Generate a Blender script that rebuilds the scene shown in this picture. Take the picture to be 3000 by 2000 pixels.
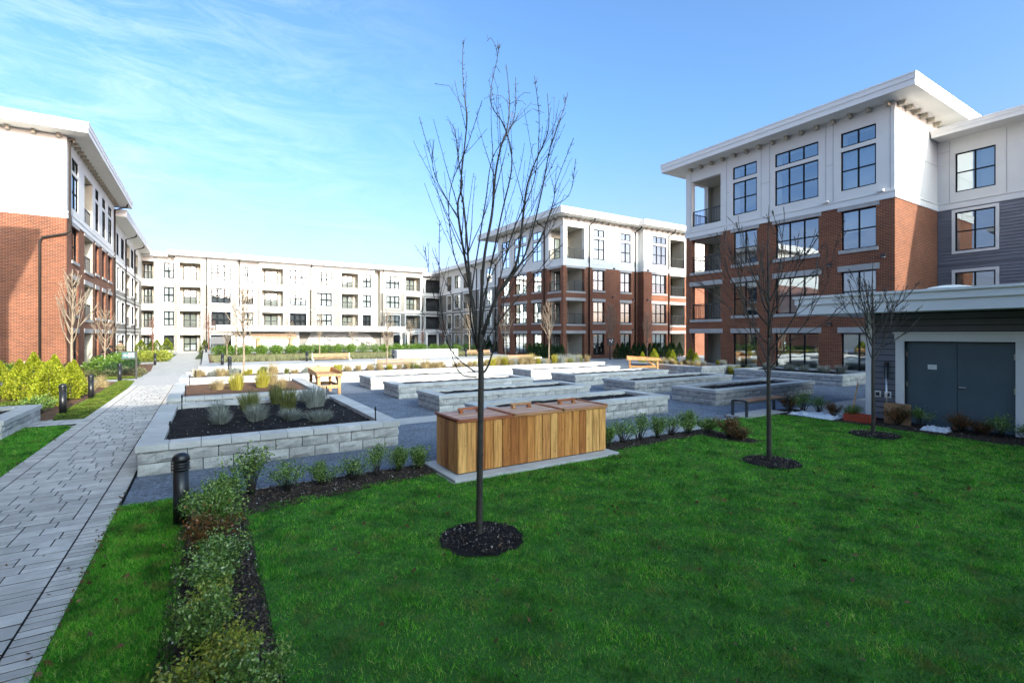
import bpy, math, random
import numpy as np
from mathutils import Vector, Matrix
R = math.radians
random.seed(7)
RNG = np.random.default_rng(7)
scn = bpy.context.scene
for o in list(bpy.data.objects):
    bpy.data.objects.remove(o)
C = scn.collection

# ------------------------------------------------------------------ camera
EYE = 2.3
cam_d = bpy.data.cameras.new('camera')
cam_d.sensor_width = 36.0
cam_d.lens = 1434.0 / 3000.0 * 36.0
cam_d.shift_y = -21.0 / 3000.0
cam_d.clip_start = 0.05
cam_d.clip_end = 3000
cam = bpy.data.objects.new('camera', cam_d)
cam.location = (0, 0, EYE)
cam.rotation_euler = (R(90), 0, -math.atan2(.5307, .8475))
C.objects.link(cam)
scn.camera = cam

# ------------------------------------------------------------------ sky and sun
SUN_AZ, SUN_EL = R(6.5), R(17.5)          # azimuth measured from the courtyard's long axis
to_sun = Vector((math.sin(SUN_AZ) * math.cos(SUN_EL), -math.cos(SUN_AZ) * math.cos(SUN_EL), math.sin(SUN_EL)))
world = bpy.data.worlds.new('World')
scn.world = world
world.use_nodes = True
wt = world.node_tree
for n in list(wt.nodes):
    wt.nodes.remove(n)
w_out = wt.nodes.new('ShaderNodeOutputWorld')
w_bg = wt.nodes.new('ShaderNodeBackground')
w_sky = wt.nodes.new('ShaderNodeTexSky')
w_sky.sky_type = 'NISHITA'
w_sky.sun_disc = False
w_sky.sun_elevation = SUN_EL
w_sky.sun_rotation = math.atan2(to_sun.x, to_sun.y)
w_sky.altitude = 50
w_sky.air_density = 0.48
w_sky.dust_density = 4.4
w_sky.ozone_density = 2.6
w_bg.inputs['Strength'].default_value = 0.15
# thin cirrus: noise on the view direction, stretched, strongest towards the north-west
w_tc = wt.nodes.new('ShaderNodeTexCoord')
w_map = wt.nodes.new('ShaderNodeMapping')
w_map.inputs['Rotation'].default_value = (0, 0, R(35))
w_map.inputs['Scale'].default_value = (1.6, 3.4, 7.0)
w_no = wt.nodes.new('ShaderNodeTexNoise')
w_no.inputs['Scale'].default_value = 3.2
w_no.inputs['Detail'].default_value = 9
w_no.inputs['Roughness'].default_value = 0.7
w_no.inputs['Distortion'].default_value = 0.7
w_rmp = wt.nodes.new('ShaderNodeValToRGB')
w_rmp.color_ramp.elements[0].position = 0.40
w_rmp.color_ramp.elements[0].color = (0, 0, 0, 1)
w_rmp.color_ramp.elements[1].position = 0.80
w_rmp.color_ramp.elements[1].color = (1, 1, 1, 1)
w_big = wt.nodes.new('ShaderNodeTexNoise')
w_big.inputs['Scale'].default_value = 1.1
w_big.inputs['Detail'].default_value = 2
w_bigr = wt.nodes.new('ShaderNodeValToRGB')
w_bigr.color_ramp.elements[0].position = 0.40
w_bigr.color_ramp.elements[1].position = 0.62
w_mul = wt.nodes.new('ShaderNodeMath'); w_mul.operation = 'MULTIPLY'
w_mul2 = wt.nodes.new('ShaderNodeMath'); w_mul2.operation = 'MULTIPLY'; w_mul2.inputs[1].default_value = 0.45
w_hsv = wt.nodes.new('ShaderNodeHueSaturation')
w_hsv.inputs['Saturation'].default_value = 1.02
w_mix = wt.nodes.new('ShaderNodeMixRGB')
w_mix.inputs[2].default_value = (2.3, 2.55, 2.8, 1)
L = wt.links.new
L(w_tc.outputs['Generated'], w_map.inputs['Vector'])
L(w_map.outputs['Vector'], w_no.inputs['Vector'])
L(w_tc.outputs['Generated'], w_big.inputs['Vector'])
L(w_no.outputs['Fac'], w_rmp.inputs['Fac'])
L(w_big.outputs['Fac'], w_bigr.inputs['Fac'])
# the cirrus lies over the western half of the sky only
w_dot = wt.nodes.new('ShaderNodeVectorMath'); w_dot.operation = 'DOT_PRODUCT'; w_dot.inputs[1].default_value = (-.86, .51, 0)
w_mr = wt.nodes.new('ShaderNodeMapRange'); w_mr.interpolation_type = 'SMOOTHSTEP'
w_mr.inputs['From Min'].default_value = -.05; w_mr.inputs['From Max'].default_value = .75
L(w_tc.outputs['Generated'], w_dot.inputs[0]); L(w_dot.outputs['Value'], w_mr.inputs['Value'])
w_mul3 = wt.nodes.new('ShaderNodeMath'); w_mul3.operation = 'MULTIPLY'
w_tint = wt.nodes.new('ShaderNodeMixRGB'); w_tint.blend_type = 'MULTIPLY'; w_tint.inputs[0].default_value = 1; w_tint.inputs[2].default_value = (.93, .985, 1.05, 1)
# white balance of the sky: bluer overhead, whiter in the haze at the horizon
w_sep = wt.nodes.new('ShaderNodeSeparateXYZ'); L(w_tc.outputs['Generated'], w_sep.inputs[0])
w_el = wt.nodes.new('ShaderNodeMapRange'); w_el.interpolation_type = 'SMOOTHSTEP'
w_el.inputs['From Min'].default_value = 0.0; w_el.inputs['From Max'].default_value = .42
L(w_sep.outputs['Z'], w_el.inputs['Value'])
w_wb = wt.nodes.new('ShaderNodeMixRGB'); w_wb.inputs[1].default_value = (1.02, .78, .70, 1); w_wb.inputs[2].default_value = (.70, .90, .925, 1)
L(w_el.outputs[0], w_wb.inputs[0]); L(w_wb.outputs[0], w_tint.inputs[2])
L(w_rmp.outputs['Color'], w_mul.inputs[0])
L(w_bigr.outputs['Color'], w_mul.inputs[1])
L(w_mul.outputs[0], w_mul3.inputs[0]); L(w_mr.outputs[0], w_mul3.inputs[1]); L(w_mul3.outputs[0], w_mul2.inputs[0])
L(w_sky.outputs['Color'], w_hsv.inputs['Color'])
L(w_hsv.outputs['Color'], w_tint.inputs[1]); L(w_tint.outputs[0], w_mix.inputs[1])
L(w_mul2.outputs[0], w_mix.inputs[0])
L(w_mix.outputs['Color'], w_bg.inputs['Color'])
L(w_bg.outputs['Background'], w_out.inputs['Surface'])

sun_d = bpy.data.lights.new('sun', 'SUN')
sun_d.energy = 2.05
sun_d.angle = R(0.5)
sun_d.color = (1.0, 0.93, 0.80)
sun = bpy.data.objects.new('sun', sun_d)
sun.rotation_euler = (-to_sun).to_track_quat('-Z', 'Y').to_euler()
sun.location = (8, -30, 30)
C.objects.link(sun)

scn.view_settings.view_transform = 'Standard'
scn.view_settings.look = 'None'
scn.view_settings.gamma = 1.0
scn.view_settings.use_curve_mapping = False
scn.view_settings.exposure = 2.22
scn.render.engine = 'CYCLES'
scn.cycles.max_bounces = 6
scn.cycles.diffuse_bounces = 3
scn.cycles.glossy_bounces = 3
scn.cycles.transparent_max_bounces = 10
scn.cycles.transmission_bounces = 2
scn.cycles.caustics_reflective = False
scn.cycles.caustics_refractive = False

# ------------------------------------------------------------------ materials
def newmat(name):
    m = bpy.data.materials.new(name)
    m.use_nodes = True
    nt = m.node_tree
    b = nt.nodes['Principled BSDF']
    return m, nt, b

def node(nt, t, **kw):
    n = nt.nodes.new(t)
    for k, v in kw.items():
        setattr(n, k, v)
    return n

def position(nt):
    return node(nt, 'ShaderNodeNewGeometry').outputs['Position']

def noise(nt, vec, scale, detail=4, rough=.55, stretch=None):
    if stretch:
        mp = node(nt, 'ShaderNodeMapping')
        mp.inputs['Scale'].default_value = stretch
        nt.links.new(vec, mp.inputs['Vector'])
        vec = mp.outputs['Vector']
    n = node(nt, 'ShaderNodeTexNoise')
    n.inputs['Scale'].default_value = scale
    n.inputs['Detail'].default_value = detail
    n.inputs['Roughness'].default_value = rough
    nt.links.new(vec, n.inputs['Vector'])
    return n.outputs['Fac']

def ramp(nt, fac, stops):
    r = node(nt, 'ShaderNodeValToRGB')
    cr = r.color_ramp
    while len(cr.elements) < len(stops):
        cr.elements.new(.5)
    for e, (p, c) in zip(cr.elements, stops):
        e.position = p
        e.color = (c[0], c[1], c[2], 1)
    nt.links.new(fac, r.inputs['Fac'])
    return r.outputs['Color']

def mixc(nt, a, b, fac, mode='MIX'):
    m = node(nt, 'ShaderNodeMixRGB', blend_type=mode)
    for i, v in ((1, a), (2, b)):
        if hasattr(v, 'links'):
            nt.links.new(v, m.inputs[i])
        else:
            m.inputs[i].default_value = (v[0], v[1], v[2], 1)
    if hasattr(fac, 'links'):
        nt.links.new(fac, m.inputs[0])
    else:
        m.inputs[0].default_value = fac
    return m.outputs[0]

def bump(nt, b, height, strength, dist):
    n = node(nt, 'ShaderNodeBump')
    n.inputs['Strength'].default_value = strength
    n.inputs['Distance'].default_value = dist
    nt.links.new(height, n.inputs['Height'])
    nt.links.new(n.outputs['Normal'], b.inputs['Normal'])

def mul(c, k):
    return (c[0] * k, c[1] * k, c[2] * k)

def M(name, col, rough=.75, var=.18, scale=2.5, fine=0, fscale=60, bmp=0, bscale=50, bdist=.01,
      objrand=0, island=0, spec=.35, metal=0, stretch=None, col2=None):
    """noise-varied painted / mineral surface; colour varies per object or per mesh island if asked"""
    m, nt, b = newmat(name)
    pos = position(nt)
    f = noise(nt, pos, scale, 5, .6, stretch)
    c2 = col2 if col2 else mul(col, 1 - var)
    c1 = mul(col, 1 + var * .5) if not col2 else col
    c = ramp(nt, f, [(.3, c2), (.7, c1)])
    if fine:
        ff = noise(nt, pos, fscale, 3, .7)
        c = mixc(nt, c, ramp(nt, ff, [(.25, (1 - fine,) * 3), (.75, (1 + fine * .5,) * 3)]), 1.0, 'MULTIPLY')
    if objrand:
        oi = node(nt, 'ShaderNodeObjectInfo')
        c = mixc(nt, c, ramp(nt, oi.outputs['Random'], [(0, (1 - objrand,) * 3), (1, (1 + objrand * .6,) * 3)]), 1.0, 'MULTIPLY')
    if island:
        g = node(nt, 'ShaderNodeNewGeometry')
        c = mixc(nt, c, ramp(nt, g.outputs['Random Per Island'], [(0, (1 - island,) * 3), (1, (1 + island * .6,) * 3)]), 1.0, 'MULTIPLY')
    nt.links.new(c, b.inputs['Base Color'])
    b.inputs['Roughness'].default_value = rough
    b.inputs['Specular IOR Level'].default_value = spec
    b.inputs['Metallic'].default_value = metal
    if bmp:
        bump(nt, b, noise(nt, pos, bscale, 4, .65), bmp, bdist)
    return m

def leafmat(name, stops, rough=.45, trans=.35, spec=.3):
    """foliage: colour picked per leaf, some light passes through"""
    m, nt, b = newmat(name)
    g = node(nt, 'ShaderNodeNewGeometry')
    c = ramp(nt, g.outputs['Random Per Island'], stops)
    f = noise(nt, g.outputs['Position'], 2.2, 3)
    c = mixc(nt, c, ramp(nt, f, [(.3, (.72,) * 3), (.7, (1.15,) * 3)]), 1.0, 'MULTIPLY')
    nt.links.new(c, b.inputs['Base Color'])
    b.inputs['Roughness'].default_value = rough
    b.inputs['Specular IOR Level'].default_value = spec
    tr = node(nt, 'ShaderNodeBsdfTranslucent')
    nt.links.new(c, tr.inputs['Color'])
    mx = node(nt, 'ShaderNodeMixShader')
    mx.inputs[0].default_value = trans
    nt.links.new(b.outputs[0], mx.inputs[1])
    nt.links.new(tr.outputs[0], mx.inputs[2])
    nt.links.new(mx.outputs[0], nt.nodes['Material Output'].inputs['Surface'])
    return m

def brickmat(name, c1, c2, mortar, bw=.215, bh=.075):
    m, nt, b = newmat(name)
    pos = position(nt)
    sx = node(nt, 'ShaderNodeSeparateXYZ')
    nt.links.new(pos, sx.inputs[0])
    ad = node(nt, 'ShaderNodeMath', operation='ADD')
    nt.links.new(sx.outputs['X'], ad.inputs[0]); nt.links.new(sx.outputs['Y'], ad.inputs[1])
    cb = node(nt, 'ShaderNodeCombineXYZ')
    nt.links.new(ad.outputs[0], cb.inputs['X']); nt.links.new(sx.outputs['Z'], cb.inputs['Y'])
    bt = node(nt, 'ShaderNodeTexBrick')
    bt.inputs['Scale'].default_value = 1
    bt.inputs['Brick Width'].default_value = bw
    bt.inputs['Row Height'].default_value = bh
    bt.inputs['Mortar Size'].default_value = .007
    bt.inputs['Mortar Smooth'].default_value = .15
    bt.inputs['Bias'].default_value = 0
    bt.inputs['Color1'].default_value = (*c1, 1)
    bt.inputs['Color2'].default_value = (*c2, 1)
    bt.inputs['Mortar'].default_value = (*mortar, 1)
    nt.links.new(cb.outputs[0], bt.inputs['Vector'])
    f = noise(nt, pos, .7, 4)
    c = mixc(nt, bt.outputs['Color'], ramp(nt, f, [(.3, (.82,) * 3), (.7, (1.12,) * 3)]), 1.0, 'MULTIPLY')
    nt.links.new(c, b.inputs['Base Color'])
    b.inputs['Roughness'].default_value = .85
    b.inputs['Specular IOR Level'].default_value = .2
    inv = node(nt, 'ShaderNodeMath', operation='SUBTRACT')
    inv.inputs[0].default_value = 1
    nt.links.new(bt.outputs['Fac'], inv.inputs[1])
    bump(nt, b, inv.outputs[0], .6, .008)
    return m

def sidingmat(name, col, pitch=.15, var=.1):
    """lap siding: a saw-tooth relief every board, for walls too far off to pick boards apart"""
    m, nt, b = newmat(name)
    pos = position(nt)
    sx = node(nt, 'ShaderNodeSeparateXYZ')
    nt.links.new(pos, sx.inputs[0])
    dv = node(nt, 'ShaderNodeMath', operation='DIVIDE'); dv.inputs[1].default_value = pitch
    nt.links.new(sx.outputs['Z'], dv.inputs[0])
    fr = node(nt, 'ShaderNodeMath', operation='FRACT')
    nt.links.new(dv.outputs[0], fr.inputs[0])
    inv = node(nt, 'ShaderNodeMath', operation='SUBTRACT'); inv.inputs[0].default_value = 1
    nt.links.new(fr.outputs[0], inv.inputs[1])
    f = noise(nt, pos, 1.2, 4)
    c = ramp(nt, f, [(.3, mul(col, 1 - var)), (.7, mul(col, 1 + var))])
    nt.links.new(c, b.inputs['Base Color'])
    b.inputs['Roughness'].default_value = .6
    bump(nt, b, inv.outputs[0], 1.0, .02)
    return m

def glassmat(name, refl, tint):
    m, nt, b = newmat(name)
    nt.nodes.remove(b)
    tr = node(nt, 'ShaderNodeBsdfTransparent'); tr.inputs[0].default_value = (*tint, 1)
    gl = node(nt, 'ShaderNodeBsdfGlossy'); gl.inputs['Roughness'].default_value = .015
    gl.inputs['Color'].default_value = (.82, .93, 1.0, 1)
    lw = node(nt, 'ShaderNodeLayerWeight'); lw.inputs['Blend'].default_value = .25
    pos = position(nt)
    bp = node(nt, 'ShaderNodeBump'); bp.inputs['Strength'].default_value = .05; bp.inputs['Distance'].default_value = .05
    nt.links.new(noise(nt, pos, 1.1, 1), bp.inputs['Height'])
    nt.links.new(bp.outputs[0], gl.inputs['Normal'])
    mr = node(nt, 'ShaderNodeMapRange')
    mr.inputs['To Min'].default_value = refl; mr.inputs['To Max'].default_value = .95
    nt.links.new(lw.outputs['Fresnel'], mr.inputs['Value'])
    mx = node(nt, 'ShaderNodeMixShader')
    nt.links.new(mr.outputs[0], mx.inputs[0])
    nt.links.new(tr.outputs[0], mx.inputs[1]); nt.links.new(gl.outputs[0], mx.inputs[2])
    nt.links.new(mx.outputs[0], nt.nodes['Material Output'].inputs['Surface'])
    return m

def woodmat(name, stops, axis=(30, 30, 2.0), rough=.55):
    """planks: long grain with knots, each plank its own tone"""
    m, nt, b = newmat(name)
    tc = node(nt, 'ShaderNodeTexCoord')
    oi = node(nt, 'ShaderNodeObjectInfo')
    sc = node(nt, 'ShaderNodeVectorMath', operation='SCALE'); sc.inputs[0].default_value = (17, 31, 13)
    nt.links.new(oi.outputs['Random'], sc.inputs['Scale'])
    ad = node(nt, 'ShaderNodeVectorMath', operation='ADD')
    nt.links.new(tc.outputs['Object'], ad.inputs[0]); nt.links.new(sc.outputs[0], ad.inputs[1])
    f = noise(nt, ad.outputs[0], 1.0, 5, .6, axis)
    tone = ramp(nt, oi.outputs['Random'], stops)
    c = mixc(nt, tone, ramp(nt, f, [(.3, (.5, .4, .33)), (.62, (1.12, 1.12, 1.1))]), 1.0, 'MULTIPLY')
    vo = node(nt, 'ShaderNodeTexVoronoi'); vo.inputs['Scale'].default_value = 1
    mp = node(nt, 'ShaderNodeMapping'); mp.inputs['Scale'].default_value = tuple(a / 30 * 11 if a > 5 else 4.5 for a in axis)
    nt.links.new(ad.outputs[0], mp.inputs['Vector']); nt.links.new(mp.outputs[0], vo.inputs['Vector'])
    c = mixc(nt, c, ramp(nt, vo.outputs['Distance'], [(.06, (.35, .25, .18)), (.16, (1, 1, 1))]), .8, 'MULTIPLY')
    nt.links.new(c, b.inputs['Base Color'])
    b.inputs['Roughness'].default_value = rough
    bump(nt, b, f, .25, .004)
    return m

MAT = {}
MAT['brick'] = brickmat('red_brick', (.20, .062, .029), (.125, .038, .020), (.29, .21, .15))
MAT['white'] = M('white_panel', (.60, .595, .575), .6, .05, .8, bmp=.05, bscale=120, bdist=.002)
MAT['trim'] = M('white_trim', (.64, .635, .62), .5, .04, 1.0)
MAT['trim_bright'] = M('bright_white_trim', (.80, .80, .79), .5, .04, 1.0)  # white trim with brightness put into the colour to lift the shaded shed
MAT['seam'] = M('grey_seam', (.36, .36, .37), .7, .1, 2)
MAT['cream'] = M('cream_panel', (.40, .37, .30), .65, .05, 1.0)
MAT['soffit'] = M('soffit_board', (.66, .64, .60), .6, .05, 1.0)
MAT['roof'] = M('roof_membrane', (.42, .42, .42), .8, .15, 1.5)
MAT['siding'] = sidingmat('taupe_lap_siding', (.15, .142, .125))
MAT['siding_dark'] = M('slate_board_paint', (.15, .155, .18), .6, .1, 2.0, objrand=.10)
MAT['siding_slate'] = sidingmat('slate_lap_siding', (.125, .13, .15))
MAT['black'] = M('black_metal', (.014, .015, .017), .38, .2, 3, spec=.5)
MAT['frame'] = M('charcoal_window_frame', (.014, .017, .021), .8, .2, 3, spec=.08)
MAT['pipe'] = M('bronze_downpipe', (.03, .025, .022), .75, .2, 3, spec=.12)
MAT['room'] = M('dim_room', (.05, .055, .06), .9, .2, .8)
MAT['curtain'] = M('pale_blind', (.40, .43, .43), .85, .06, 1.2, bmp=.3, bscale=9, bdist=.02)
MAT['blind_dim'] = M('grey_blind', (.11, .16, .18), .85, .1, 1.2)
MAT['glass'] = glassmat('window_glass', .27, (.72, .80, .82))
MAT['glass_far'] = glassmat('window_glass_far', .10, (.86, .90, .90))
MAT['glass_low'] = glassmat('shopfront_glass', .38, (.55, .62, .62))
MAT['stone'] = M('lintel_stone', (.36, .35, .34), .8, .15, 3, fine=.12, bmp=.2, bscale=60, bdist=.004)
MAT['block'] = M('split_face_block', (.48, .47, .455), .9, .22, 5, fine=.28, fscale=70, bmp=.9, bscale=45, bdist=.02, objrand=.16)
MAT['cap'] = M('block_cap', (.50, .49, .475), .85, .15, 4, fine=.14, fscale=110, bmp=.3, bscale=120, bdist=.004, objrand=.12)
MAT['core'] = M('dark_joint', (.025, .025, .025), .95, .2, 3)
MAT['paver'] = M('concrete_paver', (.47, .445, .425), .85, .2, 6, fine=.2, fscale=120, bmp=.25, bscale=150, bdist=.003, objrand=.22)
MAT['paver_join'] = M('concrete_paver_far', (.47, .445, .425), .85, .2, 6, fine=.2, fscale=120, island=.22)
MAT['joint_sand'] = M('joint_sand', (.04, .038, .036), .95, .3, 20)
MAT['concrete'] = M('pale_concrete', (.42, .41, .39), .85, .18, 1.6, fine=.12, fscale=60, bmp=.1, bscale=80, bdist=.003)
MAT['pad'] = M('concrete_pad', (.46, .46, .46), .85, .14, 3, fine=.12, fscale=90)
MAT['asphalt'] = M('far_ground', (.14, .14, .13), .9, .25, .3)
MAT['gravel'] = M('crushed_gravel', (.19, .225, .285), .95, .3, 2.2, fine=.85, fscale=17, bmp=1.0, bscale=70, bdist=.02)
MAT['soil'] = M('dark_soil', (.020, .017, .018), .9, .5, 3.5, fine=.6, fscale=60, bmp=1.0, bscale=26, bdist=.06, spec=.12)
MAT['mulch'] = M('bark_mulch', (.036, .024, .018), .9, .45, 6, fine=.6, fscale=70, bmp=1.0, bscale=40, bdist=.04, spec=.3)
MAT['mulch_red'] = M('red_brown_mulch', (.17, .085, .045), .9, .35, 3, fine=.5, fscale=60, bmp=.9, bscale=40, bdist=.03)
MAT['chip'] = M('bark_chips', (.085, .06, .045), .7, .3, 9, island=.8, spec=.4)
MAT['chip_pale'] = M('pale_chips', (.55, .53, .52), .6, .3, 9, island=.6, spec=.5)
MAT['deadleaf'] = M('brown_dead_leaf', (.15, .075, .035), .7, .3, 9, island=.6)
MAT['turf'] = M('turf_base', (.06, .21, .025), .95, .4, 2.2, fine=.5, fscale=90, bmp=1.0, bscale=110, bdist=.03)
MAT['bark'] = M('dark_bark', (.055, .048, .042), .8, .35, 9, fine=.35, fscale=60, bmp=.6, bscale=60, bdist=.006)
MAT['bark_pale'] = M('pale_bark', (.27, .21, .15), .8, .25, 6)
MAT['bark_red'] = M('red_twigs', (.17, .075, .055), .8, .25, 6)
MAT['cedar'] = woodmat('cedar_plank', [(0, (.38, .13, .03)), (.25, (.58, .24, .06)), (.5, (.70, .33, .095)), (.8, (.76, .42, .14)), (1, (.46, .16, .04))])
MAT['cedar_x'] = woodmat('cedar_board_lengthwise', [(0, (.44, .20, .12)), (.4, (.54, .31, .20)), (.7, (.60, .40, .28)), (1, (.46, .22, .14))], (2.0, 30, 30))  # lid boards: sky reflection put into the colour as a paler, pinker tone
MAT['cedar_red'] = woodmat('red_cedar_trim', [(0, (.36, .11, .045)), (.5, (.45, .17, .07)), (1, (.52, .30, .15))], (2.0, 30, 30))
MAT['pine'] = woodmat('pale_fir', [(0, (.40, .19, .065)), (.5, (.48, .25, .095)), (1, (.54, .31, .13))], (25, 25, 3))
MAT['slat'] = woodmat('bench_slat', [(0, (.30, .165, .08)), (1, (.38, .22, .11))], (2, 25, 25))
MAT['slat_dark'] = woodmat('dark_bench_slat', [(0, (.19, .095, .06)), (1, (.26, .14, .085))], (2, 25, 25))
MAT['steel'] = M('charcoal_steel', (.035, .04, .048), .45, .15, 4, spec=.5)
MAT['chrome'] = M('brushed_steel', (.55, .55, .55), .3, .1, 6, metal=.9)
MAT['door'] = M('slate_door', (.09, .13, .155), .42, .12, 1.3, fine=.06, fscale=300, spec=.4)
MAT['paper'] = M('white_paper', (.80, .80, .80), .8, .03, 3)
MAT['ink'] = M('dark_ink', (.03, .03, .03), .8, .1, 3)
MAT['teal'] = M('teal_sign_face', (.045, .12, .11), .4, .1, 3)
MAT['redplastic'] = M('red_plastic', (.36, .06, .03), .45, .15, 4)
MAT['plastic'] = M('white_plastic_sheet', (.62, .66, .72), .35, .12, 8, bmp=.4, bscale=14, bdist=.03)
MAT['card'] = M('cardboard', (.36, .22, .12), .9, .1, 5)
MAT['carved'] = None
MAT['skin'] = M('skin', (.26, .14, .09), .6, .06, 8)
MAT['hair'] = M('dark_hair', (.02, .016, .013), .6, .2, 30)
MAT['jacket'] = M('black_jacket', (.02, .02, .022), .8, .25, 12)
MAT['jeans'] = M('dark_jeans', (.035, .045, .075), .85, .2, 12)
MAT['shoe'] = M('shoe', (.03, .03, .03), .6, .1, 9)
MAT['lamp'] = M('lamp_lens', (.7, .72, .74), .3, .05, 5)

# leaves
MAT['l_box'] = leafmat('boxwood_leaves', [(0, (.04, .10, .02)), (.4, (.12, .25, .04)), (.75, (.24, .38, .07)), (1, (.46, .54, .20))], .3, .3, .5)
MAT['l_boxy'] = leafmat('yellowing_leaves', [(0, (.07, .12, .02)), (.4, (.24, .31, .04)), (.8, (.44, .46, .07)), (1, (.56, .46, .10))], .35, .35, .4)
MAT['l_rust'] = leafmat('rusty_leaves', [(0, (.04, .06, .015)), (.35, (.12, .08, .025)), (.75, (.24, .10, .03)), (1, (.34, .12, .04))], .4, .3, .4)
MAT['l_dk'] = leafmat('dark_evergreen_leaves', [(0, (.012, .035, .012)), (.6, (.03, .075, .022)), (1, (.06, .12, .03))], .4, .25, .4)
MAT['l_thuja'] = leafmat('golden_cedar_sprays', [(0, (.14, .19, .015)), (.4, (.29, .34, .02)), (.8, (.44, .47, .035)), (1, (.52, .48, .06))], .6, .4, .2)
MAT['l_thujad'] = leafmat('green_cedar_sprays', [(0, (.015, .045, .015)), (.5, (.035, .085, .025)), (1, (.07, .13, .035))], .6, .3, .2)
MAT['l_thujam'] = leafmat('mid_green_cedar_sprays', [(0, (.06, .10, .012)), (.5, (.14, .19, .02)), (1, (.25, .28, .03))], .6, .35, .2)
MAT['l_laurel'] = leafmat('laurel_leaves', [(0, (.04, .10, .015)), (.5, (.11, .21, .025)), (1, (.20, .31, .04))], .35, .35, .45)
MAT['l_grey'] = leafmat('grey_green_leaves', [(0, (.12, .13, .06)), (.5, (.21, .22, .11)), (1, (.30, .29, .15))], .6, .3, .2)
MAT['l_lav'] = leafmat('lavender_leaves', [(0, (.16, .18, .15)), (.5, (.26, .28, .25)), (1, (.36, .38, .35))], .7, .3, .2)
MAT['l_oliv'] = leafmat('olive_stems', [(0, (.10, .12, .04)), (.5, (.18, .20, .06)), (1, (.27, .27, .10))], .7, .3, .2)
MAT['l_straw'] = leafmat('straw_grass', [(0, (.26, .19, .09)), (.5, (.42, .33, .17)), (1, (.52, .43, .24))], .7, .35, .2)
MAT['l_yel'] = leafmat('yellow_green_stems', [(0, (.24, .22, .03)), (.5, (.40, .36, .05)), (1, (.50, .44, .10))], .6, .4, .2)

def grassmat():
    m, nt, b = newmat('grass_blades')
    g = node(nt, 'ShaderNodeNewGeometry')
    c = ramp(nt, g.outputs['Random Per Island'], [(0, (.03, .16, .012)), (.45, (.07, .35, .022)), (.8, (.16, .50, .035)), (.93, (.34, .56, .10)), (1, (.42, .38, .14))])
    f = noise(nt, g.outputs['Position'], 2.0, 7, .72)
    c = mixc(nt, c, ramp(nt, f, [(.38, (.34, .38, .36)), (.5, (.9, .92, .9)), (.64, (1.5, 1.3, 1.2))]), 1.0, 'MULTIPLY')
    f2 = noise(nt, g.outputs['Position'], 3.4, 4, .6)
    c = mixc(nt, c, (.24, .21, .055), ramp(nt, f2, [(.55, (0, 0, 0)), (.70, (.7, .7, .7))]))
    f3 = noise(nt, g.outputs['Position'], 6.5, 4, .6)
    c = mixc(nt, c, (.045, .035, .016), ramp(nt, f3, [(.60, (0, 0, 0)), (.70, (.75, .75, .75))]))
    nt.links.new(c, b.inputs['Base Color'])
    b.inputs['Roughness'].default_value = .5
    b.inputs['Specular IOR Level'].default_value = .25
    tr = node(nt, 'ShaderNodeBsdfTranslucent'); nt.links.new(c, tr.inputs['Color'])
    mx = node(nt, 'ShaderNodeMixShader'); mx.inputs[0].default_value = .4
    nt.links.new(b.outputs[0], mx.inputs[1]); nt.links.new(tr.outputs[0], mx.inputs[2])
    nt.links.new(mx.outputs[0], nt.nodes['Material Output'].inputs['Surface'])
    return m
MAT['grass'] = grassmat()

def olive():  # same grass, with sunlit warmth put into the blade colours
    m = MAT['grass'].copy(); m.name = 'sunlit_tone_blades'
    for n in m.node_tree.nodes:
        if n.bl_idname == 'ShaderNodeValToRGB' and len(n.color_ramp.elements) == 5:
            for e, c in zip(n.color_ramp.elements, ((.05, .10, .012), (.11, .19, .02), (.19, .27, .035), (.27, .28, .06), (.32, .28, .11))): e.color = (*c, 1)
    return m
MAT['grass_sunlit_tone'] = olive()
MAT['turf_sunlit_tone'] = M('sunlit_tone_turf_base', (.06, .09, .018), .95, .4, 2.2, fine=.5, fscale=90, bmp=1.0, bscale=110, bdist=.03)  # turf base with that sunlit warmth put into its colour
def stripemat():
    m, nt, b = newmat('striped_knit')
    sx = node(nt, 'ShaderNodeSeparateXYZ'); nt.links.new(position(nt), sx.inputs[0])
    dv = node(nt, 'ShaderNodeMath', operation='DIVIDE'); dv.inputs[1].default_value = .115
    nt.links.new(sx.outputs['Z'], dv.inputs[0])
    fr = node(nt, 'ShaderNodeMath', operation='FRACT'); nt.links.new(dv.outputs[0], fr.inputs[0])
    c = ramp(nt, fr.outputs[0], [(.55, (.02, .018, .016)), (.57, (.26, .21, .11))])
    nt.links.new(c, b.inputs['Base Color']); b.inputs['Roughness'].default_value = .9
    return m
MAT['stripe'] = stripemat()

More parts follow.
